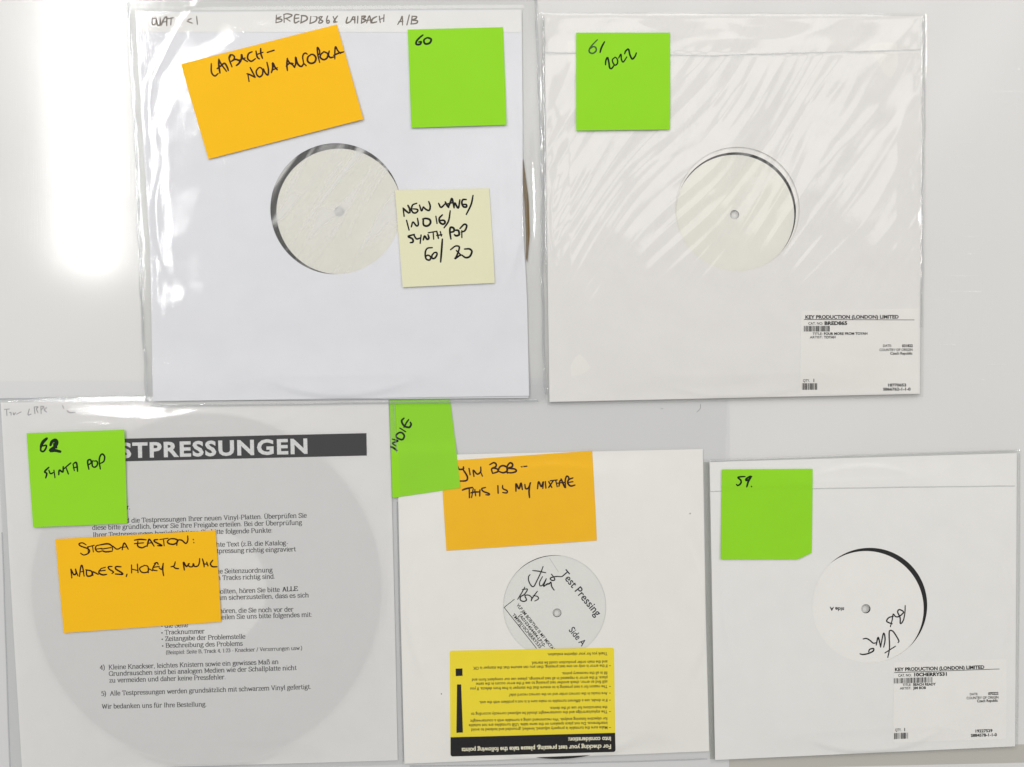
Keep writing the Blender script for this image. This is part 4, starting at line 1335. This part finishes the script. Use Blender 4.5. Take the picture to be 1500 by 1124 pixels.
k.build('signature', flat(B59 + 2.6), .05, M_PEN, lb)
t = thing('record_sleeve', 'plain white card sleeve with a barcode label, lower right', 'record sleeve', (1270, 888), GS)
slab('back_panel', L59, R59, 8, 8, flat(B59 + .45), .2, M_CARDW, t)
h59c = lambda u, v: h59(u, v) + .2
holed_slab('front_panel', poly59, (1274, 887, 84.3), 64, h59c, .2, M_CARDW, t, 240)
lab = sticker('product_label', round_quad((1309.5, 971), (1474.3, 966), (1474, 1082.5), (1308, 1088.5), 2.5), h59c, .11, M_STICK, t)
k = Ink()


def T59(body, x0, y0, x1, y1, cap, bold=0.0):
    text(k, body, (1290 + x0 / 6.65, 955 + y0 / 6.65), (1290 + x1 / 6.65, 955 + y1 / 6.65), cap / 6.65, bold + .012)


T59('KEY PRODUCTION (LONDON) LIMITED', 140, 189, 1010, 165, 32, .022)
k.bar((1290 + 133 / 6.65, 955 + 200 / 6.65), (1290 + 1158 / 6.65, 955 + 165 / 6.65), (1290 + 1158 / 6.65, 955 + 170 / 6.65), (1290 + 133 / 6.65, 955 + 206 / 6.65), 60, 1)
T59('CAT. NO:', 172, 243, 300, 240, 25)
T59('10CHERRY531', 328, 239, 645, 232, 32, .03)
barcode(k, 1290 + 130 / 6.65, 1290 + 503 / 6.65, 955 + 258 / 6.65, 955 + 309 / 6.65, 955 + 246 / 6.65, 955 + 298 / 6.65, 5, 75)
T59('TITLE:', 215, 333, 297, 331, 22)
T59('BEACH READY', 318, 331, 538, 327, 24, .02)
T59('ARTIST:', 188, 368, 298, 365, 22)
T59('JIM BOB', 316, 365, 442, 362, 24, .02)
T59('DATE:', 870, 424, 948, 422, 22)
T59('070222', 1048, 420, 1148, 417, 25, .025)
T59('COUNTRY OF ORIGIN', 838, 463, 1148, 455, 24)
T59('Czech Republic', 940, 492, 1143, 486, 25, .01)
T59('19227529', 925, 786, 1090, 781, 27, .02)
T59('S884578-1-1-0', 880, 829, 1133, 821, 27, .02)
T59('QTY.', 142, 775, 202, 773, 26)
T59('1', 231, 773, 238, 773, 30)
barcode(k, 1290 + 132 / 6.65, 1290 + 266 / 6.65, 955 + 792 / 6.65, 955 + 851 / 6.65, 955 + 787 / 6.65, 955 + 846 / 6.65, 9, 31)
k.build('printed_text', lambda u, v: h59c(u, v) + .11, .10, M_BLACKP, lab)

LF59 = [(1030, 673), (1036, 900), (1041, 1118)]
RF59 = [(1496, 658.5), (1495, 850), (1490, 1098)]


def f59(u, v):
    z = h59c(u, v) + .30
    z = z + .22 * sm(718, 714, v + (u - 1041) * .0178) * sm(0, 4, sd(poly59, u, v))
    return z


t = thing('plastic_sleeve', 'flat clear sleeve folded over at the top around the lower right record', 'plastic sleeve', (1265, 850), GP)
film_mesh('front_film', LF59, RF59, 150, 200, f59, M_PVCS, t)
film_mesh('back_film', LF59, RF59, 8, 8, flat(B59 + .1), M_PVCS, t)
weld('folded_edge', [(1041, 675.5), (1120, 672.5), (1200, 669.5), (1300, 665.8), (1400, 662.8), (1494, 660)], 2.4, f59, .28, t, .1, 31)
weld('folded_edge', [(1041, 720), (1120, 718), (1191, 716), (1320, 714), (1400, 713), (1487, 712)], 1.6, f59, .12, t, .08, 32)
weld('film_margin', [(1034.8, 677), (1038.5, 900), (1043.5, 1112)], 7.0, flat(B59 + .25), .12, t, .05, 34, M_GAP)  # margin strip tinted darker to hold the shade of the gap between sleeves
weld('folded_edge', [(1493, 664), (1493, 760), (1492, 900), (1490, 1090)], 2.2, f59, .2, t, .1, 33)

t, z = note('lime green note numbered 59 with a clipped lower right corner', GN,
            [(1057.5, 688), (1190.5, 687), (1188.8, 819.5), (1055.8, 819.5)], f59, .35, M_GREEN, cut=(.15, .07), curl=.8)
k = Ink()
strokes(k, '427,367 330,370 220,393 300,470 312,540 270,600 210,627 178,597;622,365 560,368 458,440 468,482 540,450 612,368;612,368 530,500 478,668;615,652 618,664', (1070, 680), 20, 2.2, 17)
k.build('handwriting', z, .03, M_PENG, t)
